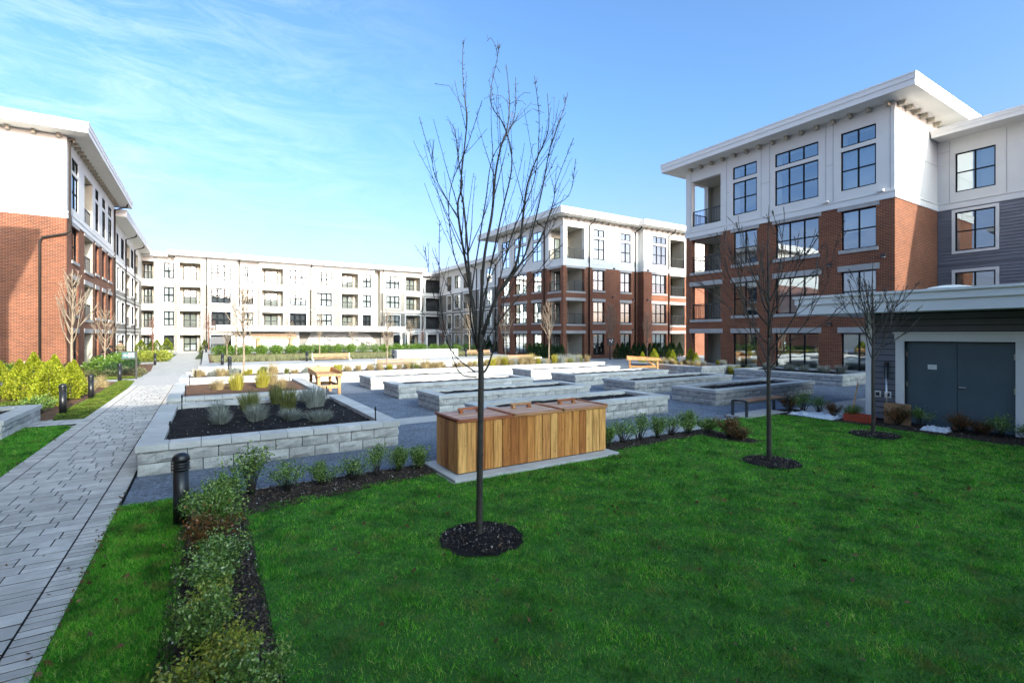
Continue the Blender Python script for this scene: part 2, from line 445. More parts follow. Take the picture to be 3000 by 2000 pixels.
# ------------------------------------------------------------------ mesh helpers
class MB:
    def __init__(s):
        s.v = []; s.f = []; s.m = []
    def quad(s, a, b, c, d, mi=0):
        i = len(s.v); s.v += [tuple(a), tuple(b), tuple(c), tuple(d)]; s.f.append((i, i + 1, i + 2, i + 3)); s.m.append(mi)
    def poly(s, pts, mi=0):
        i = len(s.v); s.v += [tuple(p) for p in pts]; s.f.append(tuple(range(i, i + len(pts)))); s.m.append(mi)
    def box(s, x0, y0, z0, x1, y1, z1, mi=0):
        i = len(s.v)
        s.v += [(x0, y0, z0), (x1, y0, z0), (x1, y1, z0), (x0, y1, z0), (x0, y0, z1), (x1, y0, z1), (x1, y1, z1), (x0, y1, z1)]
        for f in ((0, 3, 2, 1), (4, 5, 6, 7), (0, 1, 5, 4), (1, 2, 6, 5), (2, 3, 7, 6), (3, 0, 4, 7)):
            s.f.append(tuple(i + k for k in f)); s.m.append(mi)
        return s
    def bevbox(s, x0, y0, z0, x1, y1, z1, b, mi=0, side=None):
        """box with chamfered top edges"""
        i = len(s.v)
        s.v += [(x0, y0, z0), (x1, y0, z0), (x1, y1, z0), (x0, y1, z0),
                (x0, y0, z1 - b), (x1, y0, z1 - b), (x1, y1, z1 - b), (x0, y1, z1 - b),
                (x0 + b, y0 + b, z1), (x1 - b, y0 + b, z1), (x1 - b, y1 - b, z1), (x0 + b, y1 - b, z1)]
        for q, f in enumerate(((0, 3, 2, 1), (8, 9, 10, 11), (0, 1, 5, 4), (1, 2, 6, 5), (2, 3, 7, 6), (3, 0, 4, 7),
                  (4, 5, 9, 8), (5, 6, 10, 9), (6, 7, 11, 10), (7, 4, 8, 11))):
            s.f.append(tuple(i + k for k in f)); s.m.append(side if side is not None and 2 <= q <= 5 else mi)
        return s
    def tube(s, pts, rad, n=6, mi=0):
        pts = [Vector(p) for p in pts]
        if not hasattr(rad, '__len__'):
            rad = [rad] * len(pts)
        base = len(s.v)
        prev = None
        for k, p in enumerate(pts):
            t = (pts[min(k + 1, len(pts) - 1)] - pts[max(k - 1, 0)])
            if t.length < 1e-9: t = Vector((0, 0, 1))
            t.normalize()
            if prev is None:
                a = Vector((1, 0, 0)) if abs(t.x) < .8 else Vector((0, 1, 0))
                u = t.cross(a).normalized()
            else:
                u = (prev - t * prev.dot(t))
                u = u.normalized() if u.length > 1e-6 else t.orthogonal().normalized()
            prev = u
            w = t.cross(u)
            for j in range(n):
                a = 2 * math.pi * j / n
                q = p + (u * math.cos(a) + w * math.sin(a)) * rad[k]
                s.v.append((q.x, q.y, q.z))
        for k in range(len(pts) - 1):
            for j in range(n):
                a = base + k * n + j; b = base + k * n + (j + 1) % n
                s.f.append((a, b, b + n, a + n)); s.m.append(mi)
        s.f.append(tuple(base + j for j in reversed(range(n)))); s.m.append(mi)
        e = base + (len(pts) - 1) * n
        s.f.append(tuple(e + j for j in range(n))); s.m.append(mi)
        return s
    def lathe(s, prof, n=20, c=(0, 0), mi=0):
        base = len(s.v)
        for r, z in prof:
            for j in range(n):
                a = 2 * math.pi * j / n
                s.v.append((c[0] + r * math.cos(a), c[1] + r * math.sin(a), z))
        for k in range(len(prof) - 1):
            for j in range(n):
                a = base + k * n + j; b = base + k * n + (j + 1) % n
                s.f.append((a, b, b + n, a + n)); s.m.append(mi)
        s.f.append(tuple(base + (len(prof) - 1) * n + j for j in range(n))); s.m.append(mi)
        s.f.append(tuple(base + j for j in reversed(range(n)))); s.m.append(mi)
        return s
    def mesh(s, name, mats, smooth=False):
        me = bpy.data.meshes.new(name)
        me.from_pydata(s.v, [], s.f)
        for m in mats:
            me.materials.append(MAT[m] if isinstance(m, str) else m)
        if len(mats) > 1:
            me.polygons.foreach_set('material_index', s.m)
        if smooth:
            me.polygons.foreach_set('use_smooth', [True] * len(s.f))
        me.update()
        return me

WL = {}
def add(name, me, parent=None, wloc=(0, 0, 0), rotz=0, scale=None):
    o = bpy.data.objects.new(name, me)
    C.objects.link(o)
    w = Vector(wloc)
    if parent is not None:
        o.parent = parent
        o.location = w - WL[parent.name]
    else:
        o.location = w
    if rotz: o.rotation_euler = (0, 0, rotz)
    if scale: o.scale = scale
    WL[o.name] = w
    return o
def local(name, me, parent, loc=(0, 0, 0), rot=(0, 0, 0), scale=None):
    """child placed in its parent's own space"""
    o = bpy.data.objects.new(name, me)
    C.objects.link(o)
    o.parent = parent; o.location = loc; o.rotation_euler = rot
    if scale: o.scale = scale
    return o
def tag(o, label, cat, group=None):
    o['label'] = label; o['category'] = cat
    if group: o['group'] = group
    return o
def thing(name, label, cat, loc=(0, 0, 0), rotz=0, group=None):
    o = bpy.data.objects.new(name, None)
    C.objects.link(o)
    o.location = loc; o.rotation_euler = (0, 0, rotz)
    o.empty_display_size = .3
    WL[o.name] = Vector(loc)
    return tag(o, label, cat, group)
def structure(name, mb, mats, **k):
    o = add(name, mb.mesh(name, mats, **k)); o['kind'] = 'structure'
    return o
def stuff(o, label=None, cat=None):
    o['kind'] = 'stuff'
    if label: o['label'] = label
    if cat: o['category'] = cat
    return o
def copy_tree(o, loc=None, rotz=None, parent=None, label=None):
    c = o.copy(); C.objects.link(c)
    if parent is not None: c.parent = parent
    if loc is not None:
        c.location = loc; WL[c.name] = Vector(loc)
    if rotz is not None: c.rotation_euler = (0, 0, rotz)
    if label: c['label'] = label
    for ch in list(o.children):
        copy_tree(ch, parent=c)
    return c

def npmesh(name, verts, quads, mats, tri=False):
    """fast mesh from numpy arrays"""
    me = bpy.data.meshes.new(name)
    nv, nf = len(verts), len(quads)
    k = quads.shape[1]
    me.vertices.add(nv); me.vertices.foreach_set('co', np.ascontiguousarray(verts, dtype=np.float32).ravel())
    me.loops.add(nf * k); me.loops.foreach_set('vertex_index', np.ascontiguousarray(quads, dtype=np.int32).ravel())
    me.polygons.add(nf)
    me.polygons.foreach_set('loop_start', np.arange(0, nf * k, k, dtype=np.int32))
    me.polygons.foreach_set('loop_total', np.full(nf, k, dtype=np.int32))
    for m in mats: me.materials.append(MAT[m])
    me.update(calc_edges=True)
    return me

def leaves(name, cen, size, mat, aspect=.55, up=0.3, outward=None, rng=RNG):
    """diamond leaves, each its own island, spread through a volume"""
    n = len(cen)
    d = rng.normal(size=(n, 3)); d[:, 2] += up
    if outward is not None: d += outward
    d /= np.linalg.norm(d, axis=1)[:, None]
    t = rng.normal(size=(n, 3)); s = np.cross(d, t); s /= np.linalg.norm(s, axis=1)[:, None]
    sz = size if hasattr(size, '__len__') else size * rng.uniform(.65, 1.3, n)
    sz = np.asarray(sz)[:, None]
    nn = np.cross(d, s)
    a = cen - d * sz * .5; b = cen + s * sz * aspect * .5 + nn * sz * .08
    c = cen + d * sz * .5; e = cen - s * sz * aspect * .5 + nn * sz * .08
    v = np.stack([a, b, c, e], 1).reshape(-1, 3)
    q = np.arange(n * 4).reshape(-1, 4)
    return npmesh(name, v, q, [mat])

def blob(n, rx, ry, rz, zc, rng=RNG, shell=.55, lump=.25, seed=0):
    """points spread through a lumpy ellipsoid, denser near its skin"""
    d = rng.normal(size=(n, 3)); d /= np.linalg.norm(d, axis=1)[:, None]
    r = rng.uniform(0, 1, n) ** shell
    ph = seed * 1.7
    k = 1 + lump * (np.sin(d[:, 0] * 5 + ph) * np.cos(d[:, 1] * 4.3 - ph) + .6 * np.sin(d[:, 2] * 7 + ph * 2) * np.cos(d[:, 0] * 9))
    return np.stack([d[:, 0] * r * k * rx, d[:, 1] * r * k * ry, zc + d[:, 2] * r * k * rz], 1), d

def blades(name, base, h, w, mat, lean=.35, rng=RNG, z0=0.0):
    """upright tapered triangles, each its own island"""
    n = len(base)
    a = rng.uniform(0, 2 * math.pi, n)
    hx = np.cos(a); hy = np.sin(a)
    ln = rng.normal(size=(n, 2)) * lean
    hh = h * rng.uniform(.6, 1.25, n); ww = w * rng.uniform(.7, 1.3, n)
    p0 = np.stack([base[:, 0] - hx * ww / 2, base[:, 1] - hy * ww / 2, base[:, 2] + z0], 1)
    p1 = np.stack([base[:, 0] + hx * ww / 2, base[:, 1] + hy * ww / 2, base[:, 2] + z0], 1)
    p2 = np.stack([base[:, 0] + ln[:, 0] * hh, base[:, 1] + ln[:, 1] * hh, base[:, 2] + z0 + hh], 1)
    v = np.stack([p0, p1, p2], 1).reshape(-1, 3)
    return npmesh(name, v, np.arange(n * 3).reshape(-1, 3), [mat])

def tuft(name, n, h, spread, mat, w=.008, rng=RNG, base_r=.06, curve=.35):
    n = int(n * 1.7); base_r *= 1.7; spread *= .75; w *= .85
    """clump of arching stems, each a bent strip"""
    a = rng.uniform(0, 2 * math.pi, n); rr = base_r * np.sqrt(rng.uniform(0, 1, n))
    b = np.stack([np.cos(a) * rr, np.sin(a) * rr, np.zeros(n)], 1)
    o = np.stack([np.cos(a), np.sin(a), np.zeros(n)], 1)
    hh = h * rng.uniform(.35, 1.15, n) * (1 - .25 * (rr / base_r) ** 2); sp = spread * rng.uniform(.15, 1.1, n)
    s = np.stack([-np.sin(a), np.cos(a), np.zeros(n)], 1)
    tw = rng.normal(size=(n, 3)); tw[:, 2] = 0; s = s + .8 * tw; s /= np.linalg.norm(s, axis=1)[:, None]
    up = np.array([0, 0, 1.])
    p1 = b + o * (sp * .3)[:, None] + up * (hh * .5)[:, None]
    p2 = b + o * (sp * (1))[:, None] + up * (hh * (1 - curve * .3))[:, None]
    W = (w * rng.uniform(.7, 1.3, n))[:, None]
    v = np.stack([b - s * W / 2, b + s * W / 2, p1 + s * W / 2, p1 - s * W / 2, p2 + s * W * .12, p2 - s * W * .12], 1).reshape(-1, 3)
    i = np.arange(n)[:, None] * 6
    q = np.concatenate([i + np.array([[0, 1, 2, 3]]), i + np.array([[3, 2, 4, 5]])], 0)
    return npmesh(name, v, q, [mat])

# ------------------------------------------------------------------ the ground and its sheets
def sheet(name, pts, z, mat, kind=True):
    mb = MB(); mb.poly([(p[0], p[1], z) for p in pts])
    o = add(name, mb.mesh(name, [mat]))
    if kind: o['kind'] = 'structure'
    return o
def rect(x0, y0, x1, y1):
    return [(x0, y0), (x1, y0), (x1, y1), (x0, y1)]
sheet('ground', rect(-700, -700, 700, 900), -.016, 'asphalt')
sheet('courtyard_paving', rect(-30, -26, 60, 82), -.008, 'concrete')
sheet('gravel_yard', rect(-.97, 8.24, 27.0, 24.2), 0, 'gravel')
sheet('crossing_band', rect(-2.76, 27.0, -.2, 33.0), 0, 'paver_join')
sheet('slab_walk', rect(3.45, 12.05, 5.8, 12.95), .004, 'concrete')
LAWN = [(.42, -6), (.42, 7.1), (.75, 7.4), (3.2, 7.75), (3.3, 8.3), (3.28, 6.9), (6.72, 6.9), (6.75, 7.2), (9.6, 7.2),
        (9.6, 6.1), (10.1, 6.0), (10.5, 7.4), (10.9, 8.1), (14.0, 8.0), (14.1, -6)]
LAWN = [(.42, -6), (.42, 7.1), (.6, 7.3), (3.22, 7.55), (3.22, 6.82), (6.74, 6.82), (6.74, 7.1), (9.55, 7.2),
        (9.62, 6.15), (10.05, 6.05), (10.3, 7.4), (10.7, 8.2), (13.6, 8.0), (14.05, 7.5), (14.15, -6)]
sheet('lawn', LAWN, .008, 'turf')
sheet('lawn_strip', rect(-.97, -6, -.22, 8.2), .004, 'turf')
LEFT1 = [(-3.75, 8.0), (-2.78, 8.0), (-2.78, 16.0), (-2.95, 16.3), (-3.75, 16.35)]
LEFT2 = [(-3.45, 17.5), (-2.8, 17.4), (-2.78, 26.0), (-2.95, 30.0), (-3.4, 31.0), (-3.6, 30.2), (-3.5, 22.5), (-3.62, 19)]
LEFT3 = [(-14, 18.4), (-4.4, 18.4), (-5.2, 23.2), (-14, 23.2)]
LEFT4 = [(-6.0, 32.0), (-3.2, 31.9), (-2.9, 33.6), (-6.0, 34.0)]
FAR1 = [(-3.6, 54), (-2.78, 53.5), (-2.78, 68), (-4.5, 72)]
FAR2 = [(-.85, 54), (.3, 54), (.6, 70), (-.6, 74)]
sheet('left_lawn', LEFT1, .004, 'turf')
sheet('side_lawn', LEFT2, .010, 'turf_sunlit_tone')
sheet('hedge_lawn', LEFT3, .006, 'turf_sunlit_tone')
sheet('corner_lawn', LEFT4, .006, 'turf_sunlit_tone')
sheet('door_lawn', FAR1, .006, 'turf_sunlit_tone')
sheet('gate_lawn', FAR2, .006, 'turf_sunlit_tone')
sheet('hedge_mulch', rect(-.30, -4, .45, 7.9), .013, 'mulch')
sheet('row_mulch', [(.3, 7.0), (3.25, 7.5), (3.25, 8.15), (.3, 8.1)], .017, 'mulch')
sheet('row_mulch_right', [(6.74, 7.05), (9.5, 7.15), (9.55, 6.1), (10.15, 6.0), (10.3, 7.6), (6.74, 7.7)], .013, 'mulch')
sheet('shed_mulch', [(14.0, -4), (15.3, -4), (15.3, 8.3), (13.6, 8.2), (14.0, 7.4)], .017, 'mulch')
sheet('cedar_mulch', [(-12, 23.0), (-5.3, 23.0), (-4.5, 18.3), (-3.6, 17.6), (-3.4, 18.5), (-3.42, 22.5), (-3.5, 30.4), (-12, 31)], .003, 'mulch_red')
sheet('wall_mulch', [(-6.4, 33.5), (-3.0, 33.3), (-2.9, 38), (-3.4, 47), (-6.4, 47)], .004, 'mulch_red')

def in_poly(p, poly):
    x, y = p[:, 0], p[:, 1]
    ins = np.zeros(len(p), bool)
    n = len(poly); j = n - 1
    for i in range(n):
        xi, yi = poly[i]; xj, yj = poly[j]
        c = ((yi > y) != (yj > y)) & (x < (xj - xi) * (y - yi) / (yj - yi + 1e-12) + xi)
        ins ^= c; j = i
    return ins

# ------------------------------------------------------------------ facades
class Fac:
    """a wall plane: axis along which u runs, its position and which way it faces"""
    def __init__(s, axis, pos, ns):
        s.axis, s.pos, s.ns = axis, pos, ns
    def P(s, u, z, d):
        return (s.pos + s.ns * d, u, z) if s.axis == 'y' else (u, s.pos + s.ns * d, z)
def fbox(mb, F, u0, u1, z0, z1, d0, d1, mi=0):
    a = F.P(u0, z0, d0); b = F.P(u1, z1, d1)
    mb.box(min(a[0], b[0]), min(a[1], b[1]), z0, max(a[0], b[0]), max(a[1], b[1]), z1, mi)
def wall(mb, F, u0, u1, z0, z1, ops, mi=0):
    ops = [o for o in ops if o[0] < u1 and o[1] > u0 and o[2] < z1 and o[3] > z0]
    us = sorted({u0, u1, *[min(max(o[k], u0), u1) for o in ops for k in (0, 1)]})
    zs = sorted({z0, z1, *[min(max(o[k], z0), z1) for o in ops for k in (2, 3)]})
    for i in range(len(us) - 1):
        for j in range(len(zs) - 1):
            uc, zc = (us[i] + us[i + 1]) / 2, (zs[j] + zs[j + 1]) / 2
            if any(o[0] < uc < o[1] and o[2] < zc < o[3] for o in ops): continue
            mb.quad(F.P(us[i], zs[j], 0), F.P(us[i + 1], zs[j], 0), F.P(us[i + 1], zs[j + 1], 0), F.P(us[i], zs[j + 1], 0), mi)
    for o in ops:
        a, b, c, d, dep, mr, mk = o[:7]
        D = -dep
        mb.quad(F.P(a, c, 0), F.P(a, c, D), F.P(a, d, D), F.P(a, d, 0), mr)
        mb.quad(F.P(b, c, 0), F.P(b, c, D), F.P(b, d, D), F.P(b, d, 0), mr)
        mb.quad(F.P(a, c, 0), F.P(b, c, 0), F.P(b, c, D), F.P(a, c, D), mr)
        mb.quad(F.P(a, d, 0), F.P(b, d, 0), F.P(b, d, D), F.P(a, d, D), mr)
        if mk is not None:
            mb.quad(F.P(a, c, D), F.P(b, c, D), F.P(b, d, D), F.P(a, d, D), mk)

_unit = MB(); _unit.quad((0, 0, 0), (1, 0, 0), (1, 0, 1), (0, 0, 1))
PANE = {k: _unit.mesh('pane', [k]) for k in ('glass', 'glass_far', 'glass_low')}
_cb = MB(); _cb.box(0, -.02, 0, 1, .02, 1)
CURT = {k: _cb.mesh('curtain', [k]) for k in ('curtain', 'blind_dim')}
wr = random.Random(5)
def win(root, F, ua, ub, za, zb, cols=2, rows=(.5,), rec=.10, glass='glass', blind=.4, dim=.0, ajar=None, wt_=None):
    """a window: dark frame with mullions, a pane in every light, sometimes a blind behind"""
    mb = MB(); d0, d1 = -rec - .05, -rec + .03; w = .055; t = .03
    if F.axis == 'x' and F.pos > 70: w, t = .12, .07
    elif F.axis == 'x' and F.pos > 30: w, t = .075, .045
    fbox(mb, F, ua, ub, za, za + w, d0, d1); fbox(mb, F, ua, ub, zb - w, zb, d0, d1)
    fbox(mb, F, ua, ua + w, za + w, zb - w, d0, d1); fbox(mb, F, ub - w, ub, za + w, zb - w, d0, d1)
    us = [ua + (ub - ua) * k / cols for k in range(cols + 1)]
    zs = [za] + [za + (zb - za) * r for r in rows] + [zb]
    for u in us[1:-1]: fbox(mb, F, u - t, u + t, za + w, zb - w, d0, d1 - .004)
    for z in zs[1:-1]: fbox(mb, F, ua + w, ub - w, z - t * .93, z + t * .93, d0 + .004, d1 - .008)
    o = add('window', mb.mesh('window_frame', ['frame']), root)
    rz = math.pi / 2 if F.axis == 'y' else 0
    for i in range(cols):
        for j in range(len(zs) - 1):
            u, z = us[i] + .03, zs[j] + .02
            p = add('pane', PANE[glass], o, F.P(u, z, -rec - .012), rz, (us[i + 1] - us[i] - .06, 1, zs[j + 1] - zs[j] - .04))
            if ajar == (i, j): p.rotation_euler = (0, 0, rz)
    r = wr.random()
    if r < blind:
        k = 'curtain' if wr.random() > dim else 'blind_dim'
        drop = 1 if F.pos > 70 else wr.choice([1, 1, .55, .97])
        z0 = zb - (zb - za) * drop
        add('curtain', CURT[k], o, F.P(ua + .05, z0 + .03, -rec - .22), rz, (ub - ua - .1, 1, zb - z0 - .06))
    return o
def railing(root, F, ua, ub, z0, z1, d=-.12, solid=False):
    mb = MB()
    fbox(mb, F, ua, ub, z1 - .05, z1, d - .03, d + .03)
    fbox(mb, F, ua, ub, z0 + .06, z0 + .10, d - .02, d + .02)
    n = max(2, int((ub - ua) / .115))
    for k in range(n + 1):
        u = ua + (ub - ua) * k / n
        t = .024 if k in (0, n, n // 2) else .009
        fbox(mb, F, u - t, u + t, z0, z1 - .05, d - t, d + t)
    return add('railing', mb.mesh('railing', ['black']), root)
def strip(root, name, F, u0, u1, z0, z1, d0, d1, mat):
    mb = MB(); fbox(mb, F, u0, u1, z0, z1, d0, d1)
    return add(name, mb.mesh(name, [mat]), root)
def lintel_sill(root, F, ua, ub, za, zb, sill=True):
    strip(root, 'lintel', F, ua - .14, ub + .14, zb + .012, zb + .29, -.05, .035, 'stone')
    if sill: strip(root, 'sill', F, ua - .10, ub + .10, za - .17, za - .004, -.09, .06, 'stone')
def roof(root, x0, y0, x1, y1, z0, z1):
    mb = MB()
    h = (z1 - z0)
    mb.box(x0 + .05, y0 + .05, z0, x1 - .05, y1 - .05, z0 + h * .48, 0)
    mb.box(x0 + .02, y0 + .02, z0 + h * .48, x1 - .02, y1 - .02, z1 - .07, 0)
    mb.box(x0, y0, z1 - .07, x1, y1, z1, 0)
    mb.box(x0 + .5, y0 + .5, z1 - .001, x1 - .5, y1 - .5, z1 + .012, 2)
    mb.quad((x0 + .06, y0 + .06, z0 - .004), (x1 - .06, y0 + .06, z0 - .004), (x1 - .06, y1 - .06, z0 - .004), (x0 + .06, y1 - .06, z0 - .004), 1)
    return add('roof', mb.mesh('roof', ['trim', 'soffit', 'roof']), root)
_bk = MB(); _bk.box(-.07, -.14, -.2, .07, .14, 0)
BRACKET = _bk.mesh('bracket', ['cream'])
def brackets(root, F, u0, u1, z, step=.75):
    n = int((u1 - u0) / step)
    for k in range(n + 1):
        u = u0 + (u1 - u0) * k / n
        add('bracket', BRACKET, root, F.P(u, z - .006, .15), math.pi / 2 if F.axis == 'y' else 0)
def downpipe(root, F, u, z0, z1, d=.06, eave=.9, jog=None):
    pts = [F.P(u, z1 + .02, eave), F.P(u, z1 - .22, eave - .05), F.P(u, z1 - .55, d)]
    if jog: pts += [F.P(u, jog[0], d), F.P(jog[1], jog[0] - .25, d), F.P(jog[1], z0, d)]
    else: pts += [F.P(u, z0, d)]
    mb = MB(); mb.tube(pts, .07, 6)
    return add('downpipe', mb.mesh('downpipe', ['pipe'], True), root)
_lp = MB(); _lp.box(-.09, -.16, -.08, .09, 0, .06); _lp.box(-.06, -.13, -.10, .06, -.03, -.08, 1)
WLAMP = _lp.mesh('wall_lamp', ['black', 'lamp'])
def wall_lamp(root, F, u, z, name='wall_lamp'):
    rz = {('x', -1): 0, ('x', 1): math.pi, ('y', -1): -math.pi / 2, ('y', 1): math.pi / 2}[(F.axis, F.ns)]
    add(name, WLAMP, root, F.P(u, z, .004), rz)
def joints(root, F, us, zs, u0, u1, z0, z1):
    """thin cover strips over the panel seams"""
    mb = MB()
    for u in us: fbox(mb, F, u - .014, u + .014, z0, z1, -.002, .010)
    for z, a, b in zs: fbox(mb, F, a, b, z - .012, z + .012, -.002, .008)
    return add('panel_seam', mb.mesh('panel_seam', ['seam']), root)

LV = [(.35, 2.36), (3.43, 5.40), (6.48, 8.42)]
T1, T2 = (9.45, 11.40), (11.60, 12.33)
DEEP = .75
def op(a, b, z, dep=DEEP, mr=1, mk=2): return (a, b, z[0], z[1], dep, mr, mk)

def brick_front(root, F, u0, u1, cols, logs, top=13.1, gl=('glass_low', 'glass', 'glass', 'glass'), blind=(.0, .4, .3, .25), belt=True,
                corner=None, edge=(0, 0), log_dep=1.7, rowsplit=.5):
    """brick storeys below, white panel storey above, split by a belt course"""
    ops, wops = [], []
    for a, b, n in cols:
        for z in LV: ops.append(op(a, b, z))
        wops += [op(a, b, T1), op(a, b, T2)]
    for a, b in logs:
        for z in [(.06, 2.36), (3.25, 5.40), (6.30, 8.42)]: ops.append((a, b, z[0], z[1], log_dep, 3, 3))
        wops.append((a, b, 9.30, 12.25, log_dep, 3, 3))
    if corner:
        a, b = corner
        for z in [(.06, 2.36), (3.25, 5.40), (6.30, 8.42)]: ops.append((a, b, z[0], z[1], .35, 1, None))
        wops.append((a, b, 9.30, 12.25, .35, 0, None))
    mb = MB(); wall(mb, F, u0, u1, 0, 8.62, ops)
    add('brick_wall', mb.mesh('brick_wall', ['brick', 'brick', 'room', 'cream']), root)
    mb = MB(); wall(mb, F, u0, u1, 8.62, top, wops)
    add('upper_wall', mb.mesh('upper_wall', ['white', 'white', 'room', 'cream']), root)
    strip(root, 'belt_course', F, u0 - edge[0], u1 + edge[1], 8.63, 8.93, -.01, .05, 'trim')
    strip(root, 'belt_cap', F, u0 - edge[0], u1 + edge[1], 8.93, 8.99, -.01, .085, 'trim')
    for a, b, n in cols:
        for k, z in enumerate(LV):
            win(root, F, a, b, z[0], z[1], n, (rowsplit,), .14, gl[k], blind[k])
            lintel_sill(root, F, a, b, z[0], z[1], k > 0)
        win(root, F, a, b, *T1, n, (.5,), .06, gl[3], blind[3])
        win(root, F, a, b, *T2, n, (), .06, gl[3], 0)
    for a, b in list(logs) + ([corner] if corner else []):
        for k, z in enumerate([(.06, 2.36), (3.25, 5.40), (6.30, 8.42)]):
            lintel_sill(root, F, a, b, z[0], z[1], k > 0)
            if k: railing(root, F, a + .03, b - .03, z[0] + .0, z[0] + 1.0)
        railing(root, F, a + .03, b - .03, 9.32, 10.3)
    for a, b in logs:
        G = Fac(F.axis, F.pos - F.ns * log_dep, F.ns)
        for z in [(.1, 2.2), (3.3, 5.2), (6.35, 8.25), (9.35, 11.6)]:
            win(root, G, a + .35, b - .35, z[0], z[1], 2, (.42,), -.05, gl[3], .5)

# ---- right-hand brick building
rb = thing('brick_apartment_building', 'red brick apartment building with white top storey and wide eaves, behind the storage shed', 'building', (27, 9.78, 0))
FR = Fac('y', 27.0, -1)
brick_front(rb, FR, 9.78, 21.38, [(16.46, 17.98, 2), (13.11, 15.40, 3), (10.53, 12.05, 2)], [], corner=(18.81, 20.94), edge=(.05, .05), blind=(0, .7, .6, .55))
FE = Fac('x', 9.78, -1)
mb = MB(); wall(mb, FE, 27.0, 32.1, 0, 8.62, []); add('brick_wall', mb.mesh('brick_wall', ['brick']), rb)
mb = MB(); wall(mb, FE, 27.0, 32.1, 8.62, 13.1, []); add('upper_wall', mb.mesh('upper_wall', ['white']), rb)
strip(rb, 'belt_course', FE, 27.0, 32.1, 8.63, 8.93, -.01, .05, 'trim')
strip(rb, 'belt_cap', FE, 27.0, 32.1, 8.93, 8.99, -.01, .085, 'trim')
# far end wall with the open corner balconies
FX = Fac('x', 21.38, 1)
ops = [(27.45, 28.9, z0, z1, .3, 1, None) for z0, z1 in ((.06, 2.36), (3.25, 5.40), (6.30, 8.42))]
mb = MB(); wall(mb, FX, 27.0, 40, 0, 8.62, ops); add('brick_wall', mb.mesh('brick_wall', ['brick', 'brick']), rb)
mb = MB(); wall(mb, FX, 27.0, 40, 8.62, 13.1, [(27.45, 28.9, 9.3, 12.25, .3, 0, None)]); add('upper_wall', mb.mesh('upper_wall', ['white']), rb)
mb = MB()
for z0, z1 in ((.06, 2.36), (3.25, 5.40), (6.30, 8.42), (9.3, 12.25)):
    a, b, x1 = 18.81, 21.08, 29.3
    mb.quad((27.3, a, z0), (x1, a, z0), (x1, a, z1), (27.3, a, z1), 0)
    mb.quad((x1, a, z0), (x1, b, z0), (x1, b, z1), (x1, a, z1), 0)
    mb.quad((27.3, a, z0), (x1, a, z0), (x1, b, z0), (27.3, b, z0), 1)
    mb.quad((27.3, a, z1), (x1, a, z1), (x1, b, z1), (27.3, b, z1), 0)
    mb.quad((28.9, b, z0), (x1, b, z0), (x1, b, z1), (28.9, b, z1), 0)
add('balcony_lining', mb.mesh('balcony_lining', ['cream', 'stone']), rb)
FB_ = Fac('x', 18.81, 1)
for z in ((.1, 2.2), (3.3, 5.2), (6.35, 8.25), (9.35, 11.6)):
    mb = MB(); mb.box(27.75, 18.83, z[0], 28.75, 18.87, z[1]); add('balcony_door', mb.mesh('balcony_door', ['trim']), rb)
for z in (3.25, 6.3, 9.3): railing(rb, FX, 27.45, 28.9, z, z + 1.0)
roof(rb, 25.9, 8.62, 41, 22.6, 13.1, 13.66)
brackets(rb, FR, 10.0, 20.9, 13.1); brackets(rb, FE, 27.3, 31.6, 13.1, .8)
joints(rb, FR, [9.95, 12.4, 16.2, 18.4, 20.98, 12.75, 15.7], [(10.9, 12.4, 12.75), (10.9, 15.7, 16.2), (10.9, 18.2, 18.4)], 9.78, 21.38, 9.0, 13.05)
joints(rb, FE, [29.6], [(10.95, 27.0, 32.1)], 27, 32.1, 9.0, 13.05)
for u, z in ((10.2, 6.0), (12.55, 5.85), (12.55, 2.85)): wall_lamp(rb, FR, u, z)
for u in (10.3, 12.7): strip(rb, 'vent', FR, u - .13, u + .13, 9.0, 9.1, .05, .22, 'trim')
mb = MB(); mb.box(29.4, 9.84, .02, 39.9, 21.3, 13.05); mb.box(27.9, 9.84, .02, 29.35, 18.75, 13.05)
add('core', mb.mesh('core', ['room']), rb)

# ---- slate wing to its right
wg = thing('slate_sided_wing', 'white and slate lap-sided apartment wing at the right edge, above the shed roof', 'building', (32.1, 9.7, 0))
FW = Fac('y', 32.1, -1)
ws = [(7.58, 9.07), (2.6, 4.6), (-2.4, -.9), (-7.4, -5.9)]
ops = [op(a, b, z) for a, b in ws for z in LV]
mb = MB(); wall(mb, FW, -24, 9.78, 0, 8.62, ops); add('lower_wall', mb.mesh('lower_wall', ['siding_slate', 'trim', 'room']), wg)
mb = MB(); wall(mb, FW, -24, 9.78, 8.62, 12.2, [op(a, b, T1) for a, b in ws]); add('upper_wall', mb.mesh('upper_wall', ['white', 'white', 'room']), wg)
strip(wg, 'belt_course', FW, -24, 9.74, 8.63, 8.93, -.01, .05, 'trim'); strip(wg, 'belt_cap', FW, -24, 9.74, 8.93, 8.99, -.01, .085, 'trim')
